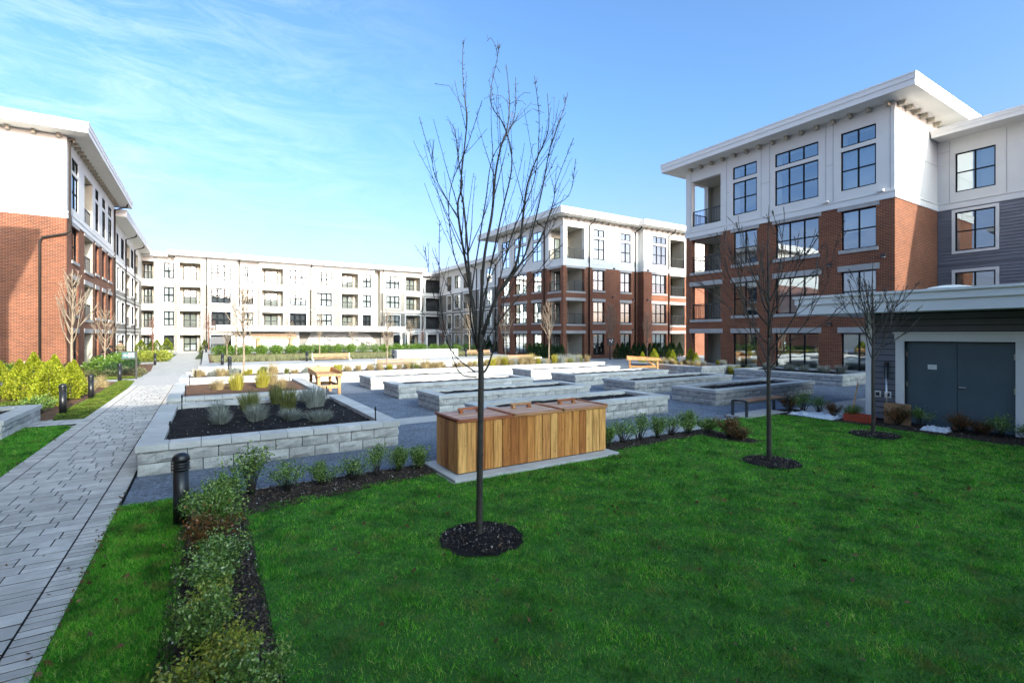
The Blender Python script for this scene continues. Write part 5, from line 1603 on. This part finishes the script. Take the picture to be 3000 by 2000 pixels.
for i, (lab, x, y, z, h, f) in enumerate([
    ('thin pale bare tree in the long planter near its left end', 1.46, 25.3, .4, 4.2, 'b'), ('thin pale bare tree behind the ground cover, left of its twin', 1.51, 47, TZ, 2.7, 'a'),
    ('thin pale bare tree behind the ground cover, right of its twin', 2.2, 47, TZ, 2.7, 'b'), ('pale bare tree beside the timber shelter', 7.0, 52, TZ, 3.3, 'a'),
    ('pale bare tree behind the left terrace bench', 8.6, 46, TZ, 3.9, 'b'), ('pale bare tree before the stone relief wall', 13.3, 53.5, TZ, 3.8, 'a'),
    ('tall pale bare tree rising from the long planter near its middle', 8.2, 25.6, .4, 3.3, 'b'), ('pale bare tree right of the white block wall', 17.5, 47.5, TZ, 3.4, 'a'),
    ('reddish twiggy bare tree at the left of the pergola', 24.7, 62, 0, 3.0, 'c'), ('reddish twiggy bare tree at the right of the pergola', 27.2, 61, 0, 4.4, 'c'),
    ('bushy pale bare tree in front of the rear wing, first from the pergola', 27.8, 58, 0, 5.2, 'a'), ('pale bare tree in front of the rear wing, second from the pergola', 26.6, 54, 0, 4.3, 'b'),
    ('tall pale bare tree on the terrace before the rear wing', 22.0, 43, TZ, 4.9, 'b'), ('pale bare tree at the corner of the middle brick building', 24.3, 33, 0, 5.2, 'b'),
    ('pale bare tree in front of the middle brick building', 31.6, 33.4, 0, 5.2, 'b'), ('pale bare tree beside the brick side of the middle building', 24.0, 39.5, 0, 5.2, 'a'),
    ('thin pale bare tree before the far bay of the middle building', 36.0, 33, 0, 4.6, 'b'), ('pale bare tree at the corner of the left gable', -5.75, 33.0, 0, 5.6, 'b'),
    ('pale bare tree beside the left brick wall', -5.0, 37.0, 0, 4.0, 'a'), ('brownish bare tree by the far left entrance bushes', -4.6, 62, 0, 4.2, 'c'),
    ('brownish bare tree left of the notice board', .3, 66, .4, 4.4, 'c')]):
    far_tree(lab, x, y, z, h, f, i * 1.3)

# ------------------------------------------------------------------ shrubs
def shrub_form(seed, rx, rz, n, size, mat, bare=.0, aspect=.6):
    r = np.random.default_rng(seed)
    # leaves follow twigs fanned out from the foot
    tw = MB(); rr = random.Random(seed); cen = []
    nt = 34
    for k in range(nt):
        a = rr.uniform(0, 6.28); e = rr.uniform(.15, 1.0); ln = rr.uniform(.75, 1.1)
        tip = Vector((math.cos(a) * rx * e * ln, math.sin(a) * rx * e * ln, rz * ln * (1.05 - .35 * e * e)))
        mid = tip * .5 + Vector((rr.uniform(-.04, .04), rr.uniform(-.04, .04), rz * .08))
        base = Vector((math.cos(a) * .03, math.sin(a) * .03, -.01))
        sp = smooth_path([base, mid, tip], 4); tw.tube(sp, [.006 * (1 - .75 * i / (len(sp) - 1)) for i in range(len(sp))], 3)
        m = n // nt
        t = r.uniform(.22 + bare, 1.0, m) ** .8
        P = np.array([[v.x, v.y, v.z] for v in sp]); idx = t * (len(sp) - 1); i0 = np.minimum(idx.astype(int), len(sp) - 2); f = (idx - i0)[:, None]
        cen.append(P[i0] * (1 - f) + P[i0 + 1] * f + r.normal(size=(m, 3)) * .036 * (rx / .35))
    cen = np.concatenate(cen); cen[:, 2] = np.maximum(cen[:, 2], .015)
    return tw.mesh('stems', ['bark'], True), leaves('foliage', cen, size, mat, aspect, .5, rng=r)
SH = {'box': [shrub_form(50 + k, .34, .46, 2700, .032, 'l_box') for k in range(3)], 'yel': [shrub_form(60 + k, .36, .42, 2400, .035, 'l_boxy') for k in range(2)],
      'rust': [shrub_form(70, .36, .40, 2000, .032, 'l_rust')], 'thin': [shrub_form(80 + k, .36, .44, 1100, .030, 'l_box', .2) for k in range(2)], 'mix': [shrub_form(90, .33, .42, 2300, .033, 'l_box')]}
def shrub(label, x, y, kind, k, s, group, z=.015, sz=None):
    t = thing('leafy_shrub', label, 'shrub', (x, y, z), (x * 7 + y * 3) % 6.28, group)
    f = SH[kind][k % len(SH[kind])]; local('stems', f[0], t); local('foliage', f[1], t)
    j = math.sin(x * 37.1 + y * 91.7); t.scale = (s * (1 + .18 * j), s * (1 - .12 * j), (sz or s) * (1 + .2 * math.sin(x * 53 + y * 17)))
    return t
ORD = ['first', 'second', 'third', 'fourth', 'fifth', 'sixth', 'seventh', 'eighth', 'ninth', 'tenth', 'eleventh', 'twelfth', 'thirteenth', 'fourteenth', 'fifteenth', 'sixteenth', 'seventeenth', 'eighteenth', 'nineteenth', 'twentieth']
hedge = [(.22, 7.45, 'box', .95), (.02, 6.95, 'box', 1.0), (.12, 6.45, 'box', 1.0), (.02, 5.95, 'rust', .9), (.12, 5.45, 'box', .98), (.04, 4.95, 'mix', .95), (.08, 4.5, 'yel', .85), (.0, 4.1, 'box', .85), (.1, 3.72, 'yel', .85), (-.08, 3.45, 'yel', .9), (.25, 3.3, 'box', .8), (.0, 2.95, 'mix', .9)]
for i, (x, y, k, s) in enumerate(hedge):
    c = {'box': 'dense green', 'yel': 'yellowing', 'rust': 'rust-tinged', 'mix': 'mixed green'}[k]
    shrub(f'{c} shrub in the foreground hedge, {ORD[i]} from the black bollard', x, y, k, i, s * 1.0, 'foreground hedge shrubs')
for i, (x, y, k, s) in enumerate([(.55, 7.95, 'thin', 1.15), (1.0, 7.8, 'thin', .95), (1.5, 7.85, 'box', .75), (1.95, 7.85, 'thin', .9), (2.35, 7.88, 'thin', .9), (2.72, 7.9, 'box', .7), (3.05, 7.85, 'box', .8)]):
    shrub(f'sparse green shrub in the row left of the cedar box, {ORD[i]} from the hedge corner', x, y, k, i, s * 1.05, 'shrubs left of the cedar box')
for i, (x, y, k, s) in enumerate([(6.98, 7.45, 'box', .8), (7.5, 7.55, 'thin', 1.1), (7.95, 7.5, 'thin', .95), (8.45, 7.45, 'box', .85), (8.95, 7.5, 'thin', 1.0), (9.4, 7.4, 'box', .85), (9.85, 7.2, 'mix', .8), (9.85, 6.65, 'rust', .95), (9.78, 6.35, 'rust', .8)]):
    shrub(f'{"rusty" if k == "rust" else "green"} shrub in the row right of the cedar box, {ORD[i]} from the box', x, y, k, i, s * 1.08, 'shrubs right of the cedar box')
for i, (x, y, k, s) in enumerate([(13.85, 8.05, 'rust', .95), (14.15, 7.65, 'thin', 1.0), (14.3, 7.2, 'thin', .8), (14.35, 6.75, 'rust', .7), (14.4, 6.3, 'mix', .7), (14.45, 5.3, 'rust', .85), (14.5, 4.85, 'thin', .8), (14.5, 4.1, 'rust', .8), (14.55, 3.75, 'rust', .8), (14.6, 3.45, 'thin', .9), (14.55, 3.0, 'thin', .8), (14.6, 2.6, 'box', .8), (14.6, 2.1, 'rust', .8)]):
    shrub(f'{"rusty" if k == "rust" else "sparse green"} shrub along the shed bed, {ORD[i]} from the bench', x + (1.0 if i == 0 else .75 if i == 1 else .6 if i == 2 else .35), y, k, i, s * 1.15, 'shrubs along the shed bed')
shrub('low dark green shrub before the golden cedars', -4.05, 19.2, 'box', 1, 1.35, 'foreground hedge shrubs')
shrub('low green shrub in the planter at the left edge', -4.6, 16.6, 'box', 0, 1.2, 'foreground hedge shrubs', .36)

# golden and green cedars
def cedar_form(seed, r0, h, n, mat, size=.10):
    """upright cone built of short fans that hang on rising sprays"""
    r = np.random.default_rng(seed)
    t = r.uniform(0, 1, n) ** .85; a = r.uniform(0, 2 * math.pi, n)
    prof = np.where(t < .2, .8 + t, np.maximum(.04, 1 - ((t - .2) / .82) ** 1.35))
    lump = 1 + .16 * np.sin(a * 3 + seed) * np.cos(t * 9 + seed) + .10 * np.sin(a * 7 + t * 20)
    rad = r0 * prof * lump * r.uniform(.45, 1.0, n) ** .45
    z = h * (t * .97 + .02)
    cen = np.stack([np.cos(a) * rad, np.sin(a) * rad, z], 1)
    out = np.stack([np.cos(a) * .9, np.sin(a) * .9, np.full(n, .9)], 1)
    m = leaves('foliage', cen, size * r.uniform(.6, 1.25, n), mat, .42, 0, out * 1.3, rng=r)
    tk = MB(); tk.tube([(0, 0, 0), (0, 0, h * .8)], [.035, .008], 6)
    return tk.mesh('trunk', ['bark']), m
CE = {'gold': [cedar_form(100 + k, .40 + .04 * k, 1.25 + .12 * k, 3200, 'l_thuja', .085) for k in range(3)], 'dark': [cedar_form(110 + k, .42, 1.35, 1400, 'l_thujad', .12) for k in range(2)],
      'mid': [cedar_form(120, .55, 1.4, 1500, 'l_thujam', .12)]}
def cedar(label, x, y, kind, k, s, group, z=0.0, sh_=None):
    t = thing('cedar_bush', label, 'shrub', (x, y, z), (x * 5 + y) % 6.28, group)
    f = CE[kind][k % len(CE[kind])]; local('trunk', f[0], t); local('foliage', f[1], t); t.scale = (s, s, sh_ or s)
for i, (x, y, s) in enumerate([(-8.6, 24.9, 1.0), (-7.7, 24.7, 1.05), (-6.9, 24.4, 1.0), (-6.15, 24.2, 1.05), (-5.5, 23.6, 1.0), (-5.0, 23.0, 1.08), (-4.6, 22.3, 1.05), (-4.35, 21.6, 1.0), (-4.2, 20.9, .92), (-4.05, 22.9, 1.0), (-4.1, 23.8, .95), (-4.75, 24.4, 1.0)]):
    cedar(f'golden sunlit cedar bush left of the path, {ORD[i]} counted from the left edge', x, y, 'gold', i, s, 'golden cedars left of the path', 0, s * 1.05)
for i in range(8):
    cedar(f'dark green cedar at the brick side of the middle building, {ORD[i]} from its corner', 26.75, 34.4 + .72 * i, 'dark', i, 1.0, 'dark cedars round the middle building', 0, 1.05)
for i in range(13):
    cedar(f'dark green cedar in front of the middle building, {ORD[i]} from the info post', 32.4 + .72 * i, 33.3 + .08 * (i % 3), 'dark', i, 1.0, 'dark cedars round the middle building', 0, 1.1)
for i in range(7):
    cedar(f'dark green cedar before the rear wing, {ORD[i]} from the middle building', 31.6, 48.5 + 1.5 * i, 'dark', i, 1.3, 'dark cedars round the middle building', 0, 1.2)
for lab, x, y, s in [('round green cedar left of the far door', -3.9, 71.5, 1.35), ('round green cedar second left of the far door', -4.9, 71.8, 1.2), ('green cedar at the foot of the left wing', -5.9, 66, 1.25),
                     ('green cedar in the far left corner', -5.2, 68.5, 1.1), ('round green cedar right of the far door', -.1, 72.5, 1.15), ('green cedar right of the notice board', 2.2, 70, 1.2), ('green cedar beside the pavilion corner', 3.4, 70, 1.2)]:
    cedar(lab, x, y, 'mid', 0, s, 'green cedars by the far building')
for i, (x, y, s) in enumerate([(23.9, 22.3, .62), (24.5, 21.9, .7), (25.1, 22.3, .6), (25.6, 21.3, .72), (26.1, 22.0, .66), (26.2, 20.4, .7), (25.7, 19.6, .62)]):
    cedar(f'small golden cedar in the planter beside the right potting table, {ORD[i]} from the left', x, y, 'gold', i, s, 'small golden cedars in the right planter', .42)

# broad-leaved laurel bushes
def laurel_form(seed, rx, rz, n, mat, size):
    r = np.random.default_rng(seed); p, d = blob(n, rx, rx, rz, rz * .95, r, .35, .16, seed); p[:, 2] = np.maximum(p[:, 2], .03)
    tk = MB(); rr = random.Random(seed)
    for k in range(7): a = rr.uniform(0, 6.28); tk.tube([(0, 0, 0), (math.cos(a) * rx * .5, math.sin(a) * rx * .5, rz * 1.2)], [.018, .006], 4)
    return tk.mesh('stems', ['bark']), leaves('foliage', p, size, mat, .55, .3, d * 1.2, rng=r)
LA = {'laurel': [laurel_form(130 + k, .62, .5, 1300, 'l_laurel', .10) for k in range(2)], 'dk': [laurel_form(140, .6, .42, 1200, 'l_dk', .09)], 'grey': [laurel_form(150, .5, .26, 900, 'l_grey', .07)],
      'yel': [laurel_form(160, .75, .5, 1300, 'l_boxy', .10)]}
def laurel(label, x, y, kind, k, s, group, z=0.0):
    t = thing('laurel_bush', label, 'shrub', (x, y, z), (x * 3 + y * 5) % 6.28, group)
    f = LA[kind][k % len(LA[kind])]; local('stems', f[0], t); local('foliage', f[1], t); t.scale = (s, s, s)
for i in range(7): laurel(f'laurel bush at the foot of the left gable, {ORD[i]} from its corner', -6.3 - 1.05 * i, 33.6, 'laurel' if i % 3 else 'dk', i, 1.0, 'laurels along the left building')
for i in range(9): laurel(f'bright laurel bush along the left brick wall, {ORD[i]} from the corner', -5.1 + .15 * (i % 2), 35.0 + 1.25 * i, 'laurel', i, 1.05, 'laurels along the left building')
for i in range(8): laurel(f'low dark bush in front of the left laurels, {ORD[i]} from the corner', -4.45 + .1 * (i % 2), 34.6 + 1.3 * i, 'dk', i, .8, 'low bushes along the left building')
for i in range(4): laurel(f'low grey-green bush by the arrow sign, {ORD[i]} from the path', -3.2 - .65 * i, 34.6 + .3 * (i % 2), 'grey', i, .9, 'grey-green bushes by the arrow sign')
for i in range(7): laurel(f'yellow-green bush left of the far path, {ORD[i]} from the path', -3.1 - .8 * (i % 4), 50.5 + 1.4 * (i // 4), 'yel', i, 1.0, 'yellow-green bushes left of the far path')
for i in range(17): laurel(f'bright laurel bush in the terrace hedge, {ORD[i]} from its left end', 1.0 + 1.15 * i, 50.4, 'laurel', i, 1.0, 'terrace hedge laurels', TZ - .05)
for i in range(9): laurel(f'round bright laurel behind the right half of the terrace, {ORD[i]} from the left', 14.6 + 1.25 * i, 46.2, 'laurel', i, .95, 'round laurels on the right terrace', TZ)
for i in range(9): laurel(f'laurel bush behind the left half of the terrace hedge, {ORD[i]} from the left', 1.6 + 1.3 * i, 49.0, 'laurel', i, .9, 'second row of the terrace hedge', TZ)

# ground cover on the terrace: one grey-green mass
r = np.random.default_rng(9)
n = 26000; b = np.stack([r.uniform(.4, 21.4, n), r.uniform(37.3, 45.0, n), np.full(n, TZ)], 1)
b = b[~((b[:, 0] > 12.4) & (b[:, 0] < 18.0) & (b[:, 1] < 38.4))]
stuff(add('ground_cover', blades('ground_cover', b, .25, .05, 'l_grey', .5, r)), 'grey-green ground cover filling the terrace bed', 'ground cover')

# ------------------------------------------------------------------ tufts in the planters
TU = {'lav': tuft('tuft', 420, .34, .22, 'l_lav', .010, base_r=.09), 'oliv': tuft('tuft', 380, .55, .16, 'l_oliv', .010, base_r=.08), 'straw': tuft('tuft', 240, .55, .30, 'l_straw', .012, base_r=.08),
      'yel': tuft('tuft', 300, .62, .22, 'l_yel', .012, base_r=.09), 'grey': tuft('tuft', 320, .5, .22, 'l_lav', .010, base_r=.10)}
def put_tuft(label, x, y, kind, s, group, z=.42, rot=0.0):
    o = add('tufted_plant', TU[kind], None, (x, y, z), rot, (s * (1 + .22 * math.sin(x * 41 + y)), s * (1 - .2 * math.sin(y * 37 + x)), s * (1.05 + .25 * math.sin(x * 23 + y * 31)))); tag(o, label, 'plant', group)
    o.rotation_euler = (.13 * math.sin(x * 61), .13 * math.sin(y * 71), rot)
G1 = 'tufts in the shaded square planter'
for i, (x, y) in enumerate([(.26, 11.95), (.93, 11.95), (1.58, 11.75), (2.08, 11.15)]):
    put_tuft(f'silvery lavender tuft in the front row of the shaded planter, {ORD[i]} from the left', x, y, 'lav', 1.0, G1, .42, i)
for i, (x, y, k) in enumerate([(.28, 12.9, 'grey'), (.92, 13.2, 'oliv'), (1.72, 13.2, 'oliv'), (1.62, 14.5, 'oliv'), (2.38, 13.3, 'grey'), (2.38, 14.6, 'grey')]):
    put_tuft(f'taller {"grey" if k == "grey" else "olive"} tuft in the back row of the shaded planter, {ORD[i]} from the left', x, y, k, 1.05, G1, .42, i * 2)
for i, (x, y, k, s) in enumerate([(.36, 19.1, 'straw', .85), (.89, 18.8, 'yel', 1.0), (1.69, 19.3, 'yel', 1.0), (2.1, 20.0, 'straw', .9), (2.25, 18.7, 'straw', .8), (1.0, 20.6, 'straw', .8)]):
    put_tuft(f'{"straw" if k == "straw" else "yellow-green"} tuft in the half-sunlit square planter, {ORD[i]} from the left', x, y, k, s, 'tufts in the half-sunlit planter', .42, i)
r = random.Random(14)
TENS = ['', '', 'twenty', 'thirty', 'forty', 'fifty', 'sixty']
def nth(i): return ORD[i - 1] if i <= 20 else (TENS[i // 10] + ('-' + ORD[i % 10 - 1] if i % 10 else '').replace('', '') if i % 10 else {30: 'thirtieth', 40: 'fortieth', 50: 'fiftieth', 60: 'sixtieth'}[i])
x = -.3; i = 0; ib_ = 0
while x < 21.8:
    k = r.choice(['straw', 'straw', 'straw', 'straw', 'oliv', 'yel', 'grey', 'grey']); lab = {'straw': 'straw-coloured dry grass tuft in the long planter', 'oliv': 'olive grass tuft in the long planter', 'yel': 'yellow-green grass tuft in the long planter', 'grey': 'pale grey grass tuft in the long planter'}[k]
    i += 1; lab_f = lab.replace(' in the long planter', f' in the front row of the long planter, {nth(i)} from the left')
    put_tuft(lab_f, x, 24.7 + r.uniform(0, .4), k, r.uniform(.6, .95) + (.25 if x > 14 else 0), 'dry grass tufts in the long planter', .42, r.uniform(0, 6))
    if r.random() < .75:
      ib_ += 1; lab_b = lab.replace(' in the long planter', f' in the back row of the long planter, {nth(ib_)} from the left')
      put_tuft(lab_b, x + .2, 25.7 + r.uniform(0, .4), k, r.uniform(.5, .85) + (.2 if x > 14 else 0), 'dry grass tufts in the long planter', .42, r.uniform(0, 6))
    x += r.uniform(.32, .5) if x > 12 else r.uniform(.36, .62)
for i in range(26):
    k = r.choice(['straw', 'straw', 'yel', 'grey']); x, y = r.uniform(23.7, 26.4), r.uniform(17.8, 22.6)
    put_tuft({'straw': 'straw-coloured dry grass tuft among the small golden cedars', 'yel': 'yellow-green grass tuft among the small golden cedars', 'grey': 'pale grey grass tuft among the small golden cedars'}[k], x, y, k, r.uniform(.5, .8), 'dry grass tufts in the golden cedar planter', .42, i)
for i, (x, y, s) in enumerate([(25.9, 11.6, 1.0), (25.6, 12.2, 1.1), (25.8, 13.2, .9), (25.9, 14.0, 1.0), (25.7, 14.9, .9), (26.1, 15.3, .9)]):
    put_tuft(f'grey lavender mound against the right brick building, {ORD[i]} from the shed side', x, y, 'lav', s * 1.2, 'lavender mounds by the right brick building', .42, i)
for i in range(8):
    put_tuft('yellow-green tuft between the two planters at the right brick building', 25.4 + .15 * (i % 3), 16.0 + .17 * i, 'yel', .8, 'tufts between the right planters', .0, i)
for i in range(5):
    put_tuft('straw-coloured grass tuft on the mulch behind the second bollard', -4.3 + .3 * (i % 3), 25.6 + .8 * i, 'straw', .8, 'straw tufts behind the bollards', .0, i)

# ------------------------------------------------------------------ lawn blades, chips and fallen leaves
r = np.random.default_rng(77)
def scatter(poly, n):
    xs_ = [p[0] for p in poly]; ys_ = [p[1] for p in poly]
    q = np.stack([r.uniform(min(xs_), max(xs_), n), r.uniform(min(ys_), max(ys_), n)], 1)
    return q[in_poly(q, poly)]
def visible(q, margin=.55):
    d = q[:, 0] * .5307 + q[:, 1] * .8475; X = q[:, 0] * .8475 - q[:, 1] * .5307
    return (d > 1.2) & (np.abs(X) < (1.046 + margin) * d + .6)
vis_poly = [(p[0], max(p[1], -1.5)) for p in LAWN]
q = scatter(vis_poly, 640000)
q = q[visible(q)]
d = q[:, 0] * .5307 + q[:, 1] * .8475
keep = r.uniform(0, 1, len(q)) < np.clip((4.8 / d) ** 1.2, .2, 1)
q = q[keep]; d = d[keep]
for (x, y, r0) in RINGS:
    e = np.hypot(q[:, 0] - x, q[:, 1] - y) > r0 * (.97 + .05 * np.sin(np.arctan2(q[:, 1] - y, q[:, 0] - x) * 9)); q = q[e]; d = d[e]
clump = .75 + .35 * np.sin(q[:, 0] * 5.1 + np.sin(q[:, 1] * 3.3)) * np.cos(q[:, 1] * 4.7) + .25 * np.sin(q[:, 0] * 13 + q[:, 1] * 11)
base = np.concatenate([q, np.full((len(q), 1), .008)], 1)
stuff(add('lawn_grass', blades('lawn_grass', base, .042 * np.clip(clump, .55, 1.25), .006 * np.clip(d / 4.2, 1, 2.6), 'grass', .6, r)), 'short green lawn grass across the foreground', 'grass')
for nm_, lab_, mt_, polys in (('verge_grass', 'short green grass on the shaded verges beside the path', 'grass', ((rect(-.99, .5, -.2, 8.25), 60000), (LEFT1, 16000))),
                              ('side_grass', 'grass left of the path painted in a sunlit olive tone', 'grass_sunlit_tone', ((LEFT2, 24000), (LEFT3, 26000), (LEFT4, 6000)))):
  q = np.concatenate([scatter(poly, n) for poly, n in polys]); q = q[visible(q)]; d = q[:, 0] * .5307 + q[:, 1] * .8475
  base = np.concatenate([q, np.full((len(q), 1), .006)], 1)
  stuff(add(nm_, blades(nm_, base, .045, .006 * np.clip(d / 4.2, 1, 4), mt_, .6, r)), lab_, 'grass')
def chips(name, label, pts, size, mat, zz=.02):
    n = len(pts); cen = np.concatenate([pts, np.full((n, 1), zz) + r.uniform(0, .012, (n, 1))], 1)
    stuff(add(name, leaves(name, cen, size, mat, .5, 0, np.tile([0, 0, -.2], (n, 1)), rng=r)), label, 'mulch')
bed = np.concatenate([scatter(rect(-.28, 2.2, .44, 7.8), 7000), scatter([(.3, 7.0), (3.25, 7.5), (3.25, 8.15), (.3, 8.1)], 5000), scatter([(6.74, 7.05), (9.5, 7.15), (9.55, 6.1), (10.15, 6.0), (10.3, 7.6), (6.74, 7.7)], 4000), scatter(rect(14.05, .5, 15.2, 8.0), 3500)])
chips('mulch_chips', 'dark bark chips in the shrub beds', bed, .035, 'chip')
pale = bed[r.uniform(0, 1, len(bed)) < .05]
chips('pale_chips', 'scattered pale chips on the shrub beds', pale, .024, 'chip_pale', .026)
rp = []
for (x, y, r0) in RINGS:
    a = r.uniform(0, 6.28, 520); rr_ = r0 * np.sqrt(r.uniform(0, .9, 520)); rp.append(np.stack([x + np.cos(a) * rr_, y + np.sin(a) * rr_], 1))
chips('ring_chips', 'dark bark chips in the tree rings', np.concatenate(rp), .03, 'chip', .045)
rq = np.concatenate([p[:60] for p in rp]); chips('ring_pale_chips', 'pale specks in the tree rings', rq, .026, 'chip_pale', .06)
sp = np.concatenate([scatter(rect(-.6, 10.3, 3.05, 14.9), 260), scatter(rect(6.2, 10.2, 11.3, 11.2), 110), scatter(rect(6.2, 13.7, 11.3, 14.7), 60), scatter(rect(14.2, 10.2, 19.5, 11.2), 60)])
chips('soil_specks', 'pale specks on the dark planter soil', sp, .028, 'chip_pale', .455)
lv = np.concatenate([scatter(rect(.6, 1.5, 13.5, 6.6), 230), scatter(rect(-1.2, 3.0, -.25, 8.0), 60), np.stack([r.normal(-.96, .03, 60), r.uniform(3, 9, 60)], 1), np.stack([r.normal(-2.78, .03, 25), r.uniform(9, 16, 25)], 1), scatter(rect(-2.5, 5, -1.2, 14), 8)])
stuff(add('fallen_leaves', leaves('fallen_leaves', np.concatenate([lv, np.full((len(lv), 1), .035)], 1), .055, 'deadleaf', .6, 0, rng=r)), 'brown fallen leaves on the grass and path edge', 'leaves')

# ------------------------------------------------------------------ people
def make_person(label, loc, rotz, J, top_mat):
    t = thing('person', label, 'person', loc, rotz)
    def sk(name, J, E, mat):
        me = bpy.data.meshes.new(name); names = list(J)
        me.from_pydata([J[k][:3] for k in names], [(names.index(a), names.index(b)) for a, b in E], [])
        me.materials.append(MAT[mat]); o = local(name, me, t)
        m = o.modifiers.new('skin', 'SKIN'); m.use_smooth_shade = True
        if not me.skin_vertices:
            import bmesh
            bm = bmesh.new(); bm.from_mesh(me); bm.verts.layers.skin.verify(); bm.to_mesh(me); bm.free()
        for i, k in enumerate(names):
            d_ = me.skin_vertices[0].data[i]; d_.radius = (J[k][3], J[k][4] if len(J[k]) > 4 else J[k][3]); d_.use_root = (i == 0)
        s = o.modifiers.new('sub', 'SUBSURF'); s.levels = 1; s.render_levels = 2
        return o
    body = {k: J[k] for k in ('hip', 'belly', 'chest', 'neck', 'skull', 'crown', 'shL', 'elL', 'wrL', 'haL', 'shR', 'elR', 'wrR', 'haR', 'hpL', 'knL', 'anL', 'toL', 'hpR', 'knR', 'anR', 'toR')}
    E = [('hip', 'belly'), ('belly', 'chest'), ('chest', 'neck'), ('neck', 'skull'), ('skull', 'crown')]
    for s in 'LR': E += [('chest', 'sh' + s), ('sh' + s, 'el' + s), ('el' + s, 'wr' + s), ('wr' + s, 'ha' + s), ('hip', 'hp' + s), ('hp' + s, 'kn' + s), ('kn' + s, 'an' + s), ('an' + s, 'to' + s)]
    sk('body', body, E, 'skin')
    g_ = lambda k, e: (*J[k][:3], J[k][3] + e, (J[k][4] if len(J[k]) > 4 else J[k][3]) + e)
    top = {k: g_(k, .02) for k in ('belly', 'chest', 'shL', 'elL', 'shR', 'elR')}; top['waist'] = (*[(a + b) / 2 for a, b in zip(J['hip'][:3], J['belly'][:3])], .17, .13)
    for s in 'LR': top['wr' + s] = g_('wr' + s, .015)
    sk('sweater', top, [('waist', 'belly'), ('belly', 'chest'), ('chest', 'shL'), ('shL', 'elL'), ('elL', 'wrL'), ('chest', 'shR'), ('shR', 'elR'), ('elR', 'wrR')], top_mat)
    leg = {'hip': g_('hip', .015)}
    for s in 'LR':
        for k in ('hp', 'kn', 'an'): leg[k + s] = g_(k + s, .016)
    sk('trousers', leg, [('hip', 'hpL'), ('hpL', 'knL'), ('knL', 'anL'), ('hip', 'hpR'), ('hpR', 'knR'), ('knR', 'anR')], 'jeans')
    cx, cy, cz = J['crown'][:3]; sx_, sy_, sz_ = J['skull'][:3]
    h = MB(); h.lathe([(.098, -.03), (.112, .02), (.108, .07), (.085, .115), (.045, .14), (.004, .148)], 14); local('hair', h.mesh('hair', ['hair'], True), t, (sx_, sy_ - .022, sz_ + .005))
    for s in 'LR':
        a, b = Vector(J['an' + s][:3]), Vector(J['to' + s][:3])
        h = MB(); h.tube([(a.x, a.y - .05, .045), (a.x, a.y + .02, .055), (b.x, b.y - .03, .05), (b.x, b.y + .05, .03)], [.04, .05, .047, .028], 8); local('shoe', h.mesh('shoe', ['shoe'], True), t)
    # facial features on the front (+y)
    f = MB(); f.tube([(sx_, sy_ + .085, sz_ + .03), (sx_, sy_ + .12, sz_ - .01)], [.012, .02], 6); local('nose', f.mesh('nose', ['skin'], True), t)
    for s in (-1, 1):
        f = MB(); f.lathe([(.001, -.012), (.012, -.006), (.012, .006), (.001, .012)], 8, (sx_ + s * .035, sy_ + .088)); o = local('eye', f.mesh('eye', ['ink'], True), t, (0, 0, sz_ + .03))
        f = MB(); f.tube([(sx_ + s * .088, sy_ - .01, sz_ - .025), (sx_ + s * .098, sy_ - .015, sz_ + .035)], [.012, .018], 6); local('ear', f.mesh('ear', ['skin'], True), t)
    f = MB(); f.box(sx_ - .025, sy_ + .085, sz_ - .055, sx_ + .025, sy_ + .097, sz_ - .047); local('mouth', f.mesh('mouth', ['redplastic']), t)
    return t
STAND = dict(hip=(0, 0, .95, .15, .12), belly=(0, 0, 1.12, .15, .115), chest=(0, .0, 1.38, .175, .125), neck=(0, .0, 1.54, .058), skull=(0, .015, 1.66, .085, .095), crown=(0, .0, 1.75, .065, .075),
             shL=(-.19, 0, 1.44, .062), elL=(-.26, -.03, 1.17, .046), wrL=(-.22, .12, .98, .034), haL=(-.19, .19, .93, .036), shR=(.19, 0, 1.44, .062), elR=(.27, -.02, 1.17, .046), wrR=(.24, .12, .97, .034), haR=(.21, .19, .92, .036),
             hpL=(-.10, 0, .88, .085), knL=(-.11, .03, .48, .06), anL=(-.11, -.02, .09, .042), toL=(-.12, .13, .045, .035), hpR=(.10, 0, .88, .085), knR=(.11, .05, .48, .06), anR=(.11, .02, .09, .042), toR=(.12, .17, .045, .035))
make_person('person in a black and cream striped sweater walking away beside the left wall', (-5.75, 49.6, 0), R(8), STAND, 'stripe')
BEND = dict(hip=(0, 0, .95, .15, .12), belly=(0, .09, 1.12, .15, .12), chest=(0, .26, 1.30, .175, .13), neck=(0, .39, 1.38, .058), skull=(0, .48, 1.42, .085, .095), crown=(0, .51, 1.51, .065, .075),
            shL=(-.19, .30, 1.30, .062), elL=(-.24, .45, 1.02, .046), wrL=(-.18, .62, .80, .034), haL=(-.16, .67, .72, .036), shR=(.19, .30, 1.30, .062), elR=(.24, .47, 1.02, .046), wrR=(.18, .64, .80, .034), haR=(.16, .69, .72, .036),
            hpL=(-.10, -.02, .88, .085), knL=(-.11, .05, .48, .06), anL=(-.11, -.02, .09, .042), toL=(-.12, .13, .045, .035), hpR=(.10, -.02, .88, .085), knR=(.11, .10, .48, .06), anR=(.11, .06, .09, .042), toR=(.12, .21, .045, .035))
make_person('person in a black jacket bending forward beside the left brick wall', (-5.75, 41.6, 0), R(-80), BEND, 'jacket')
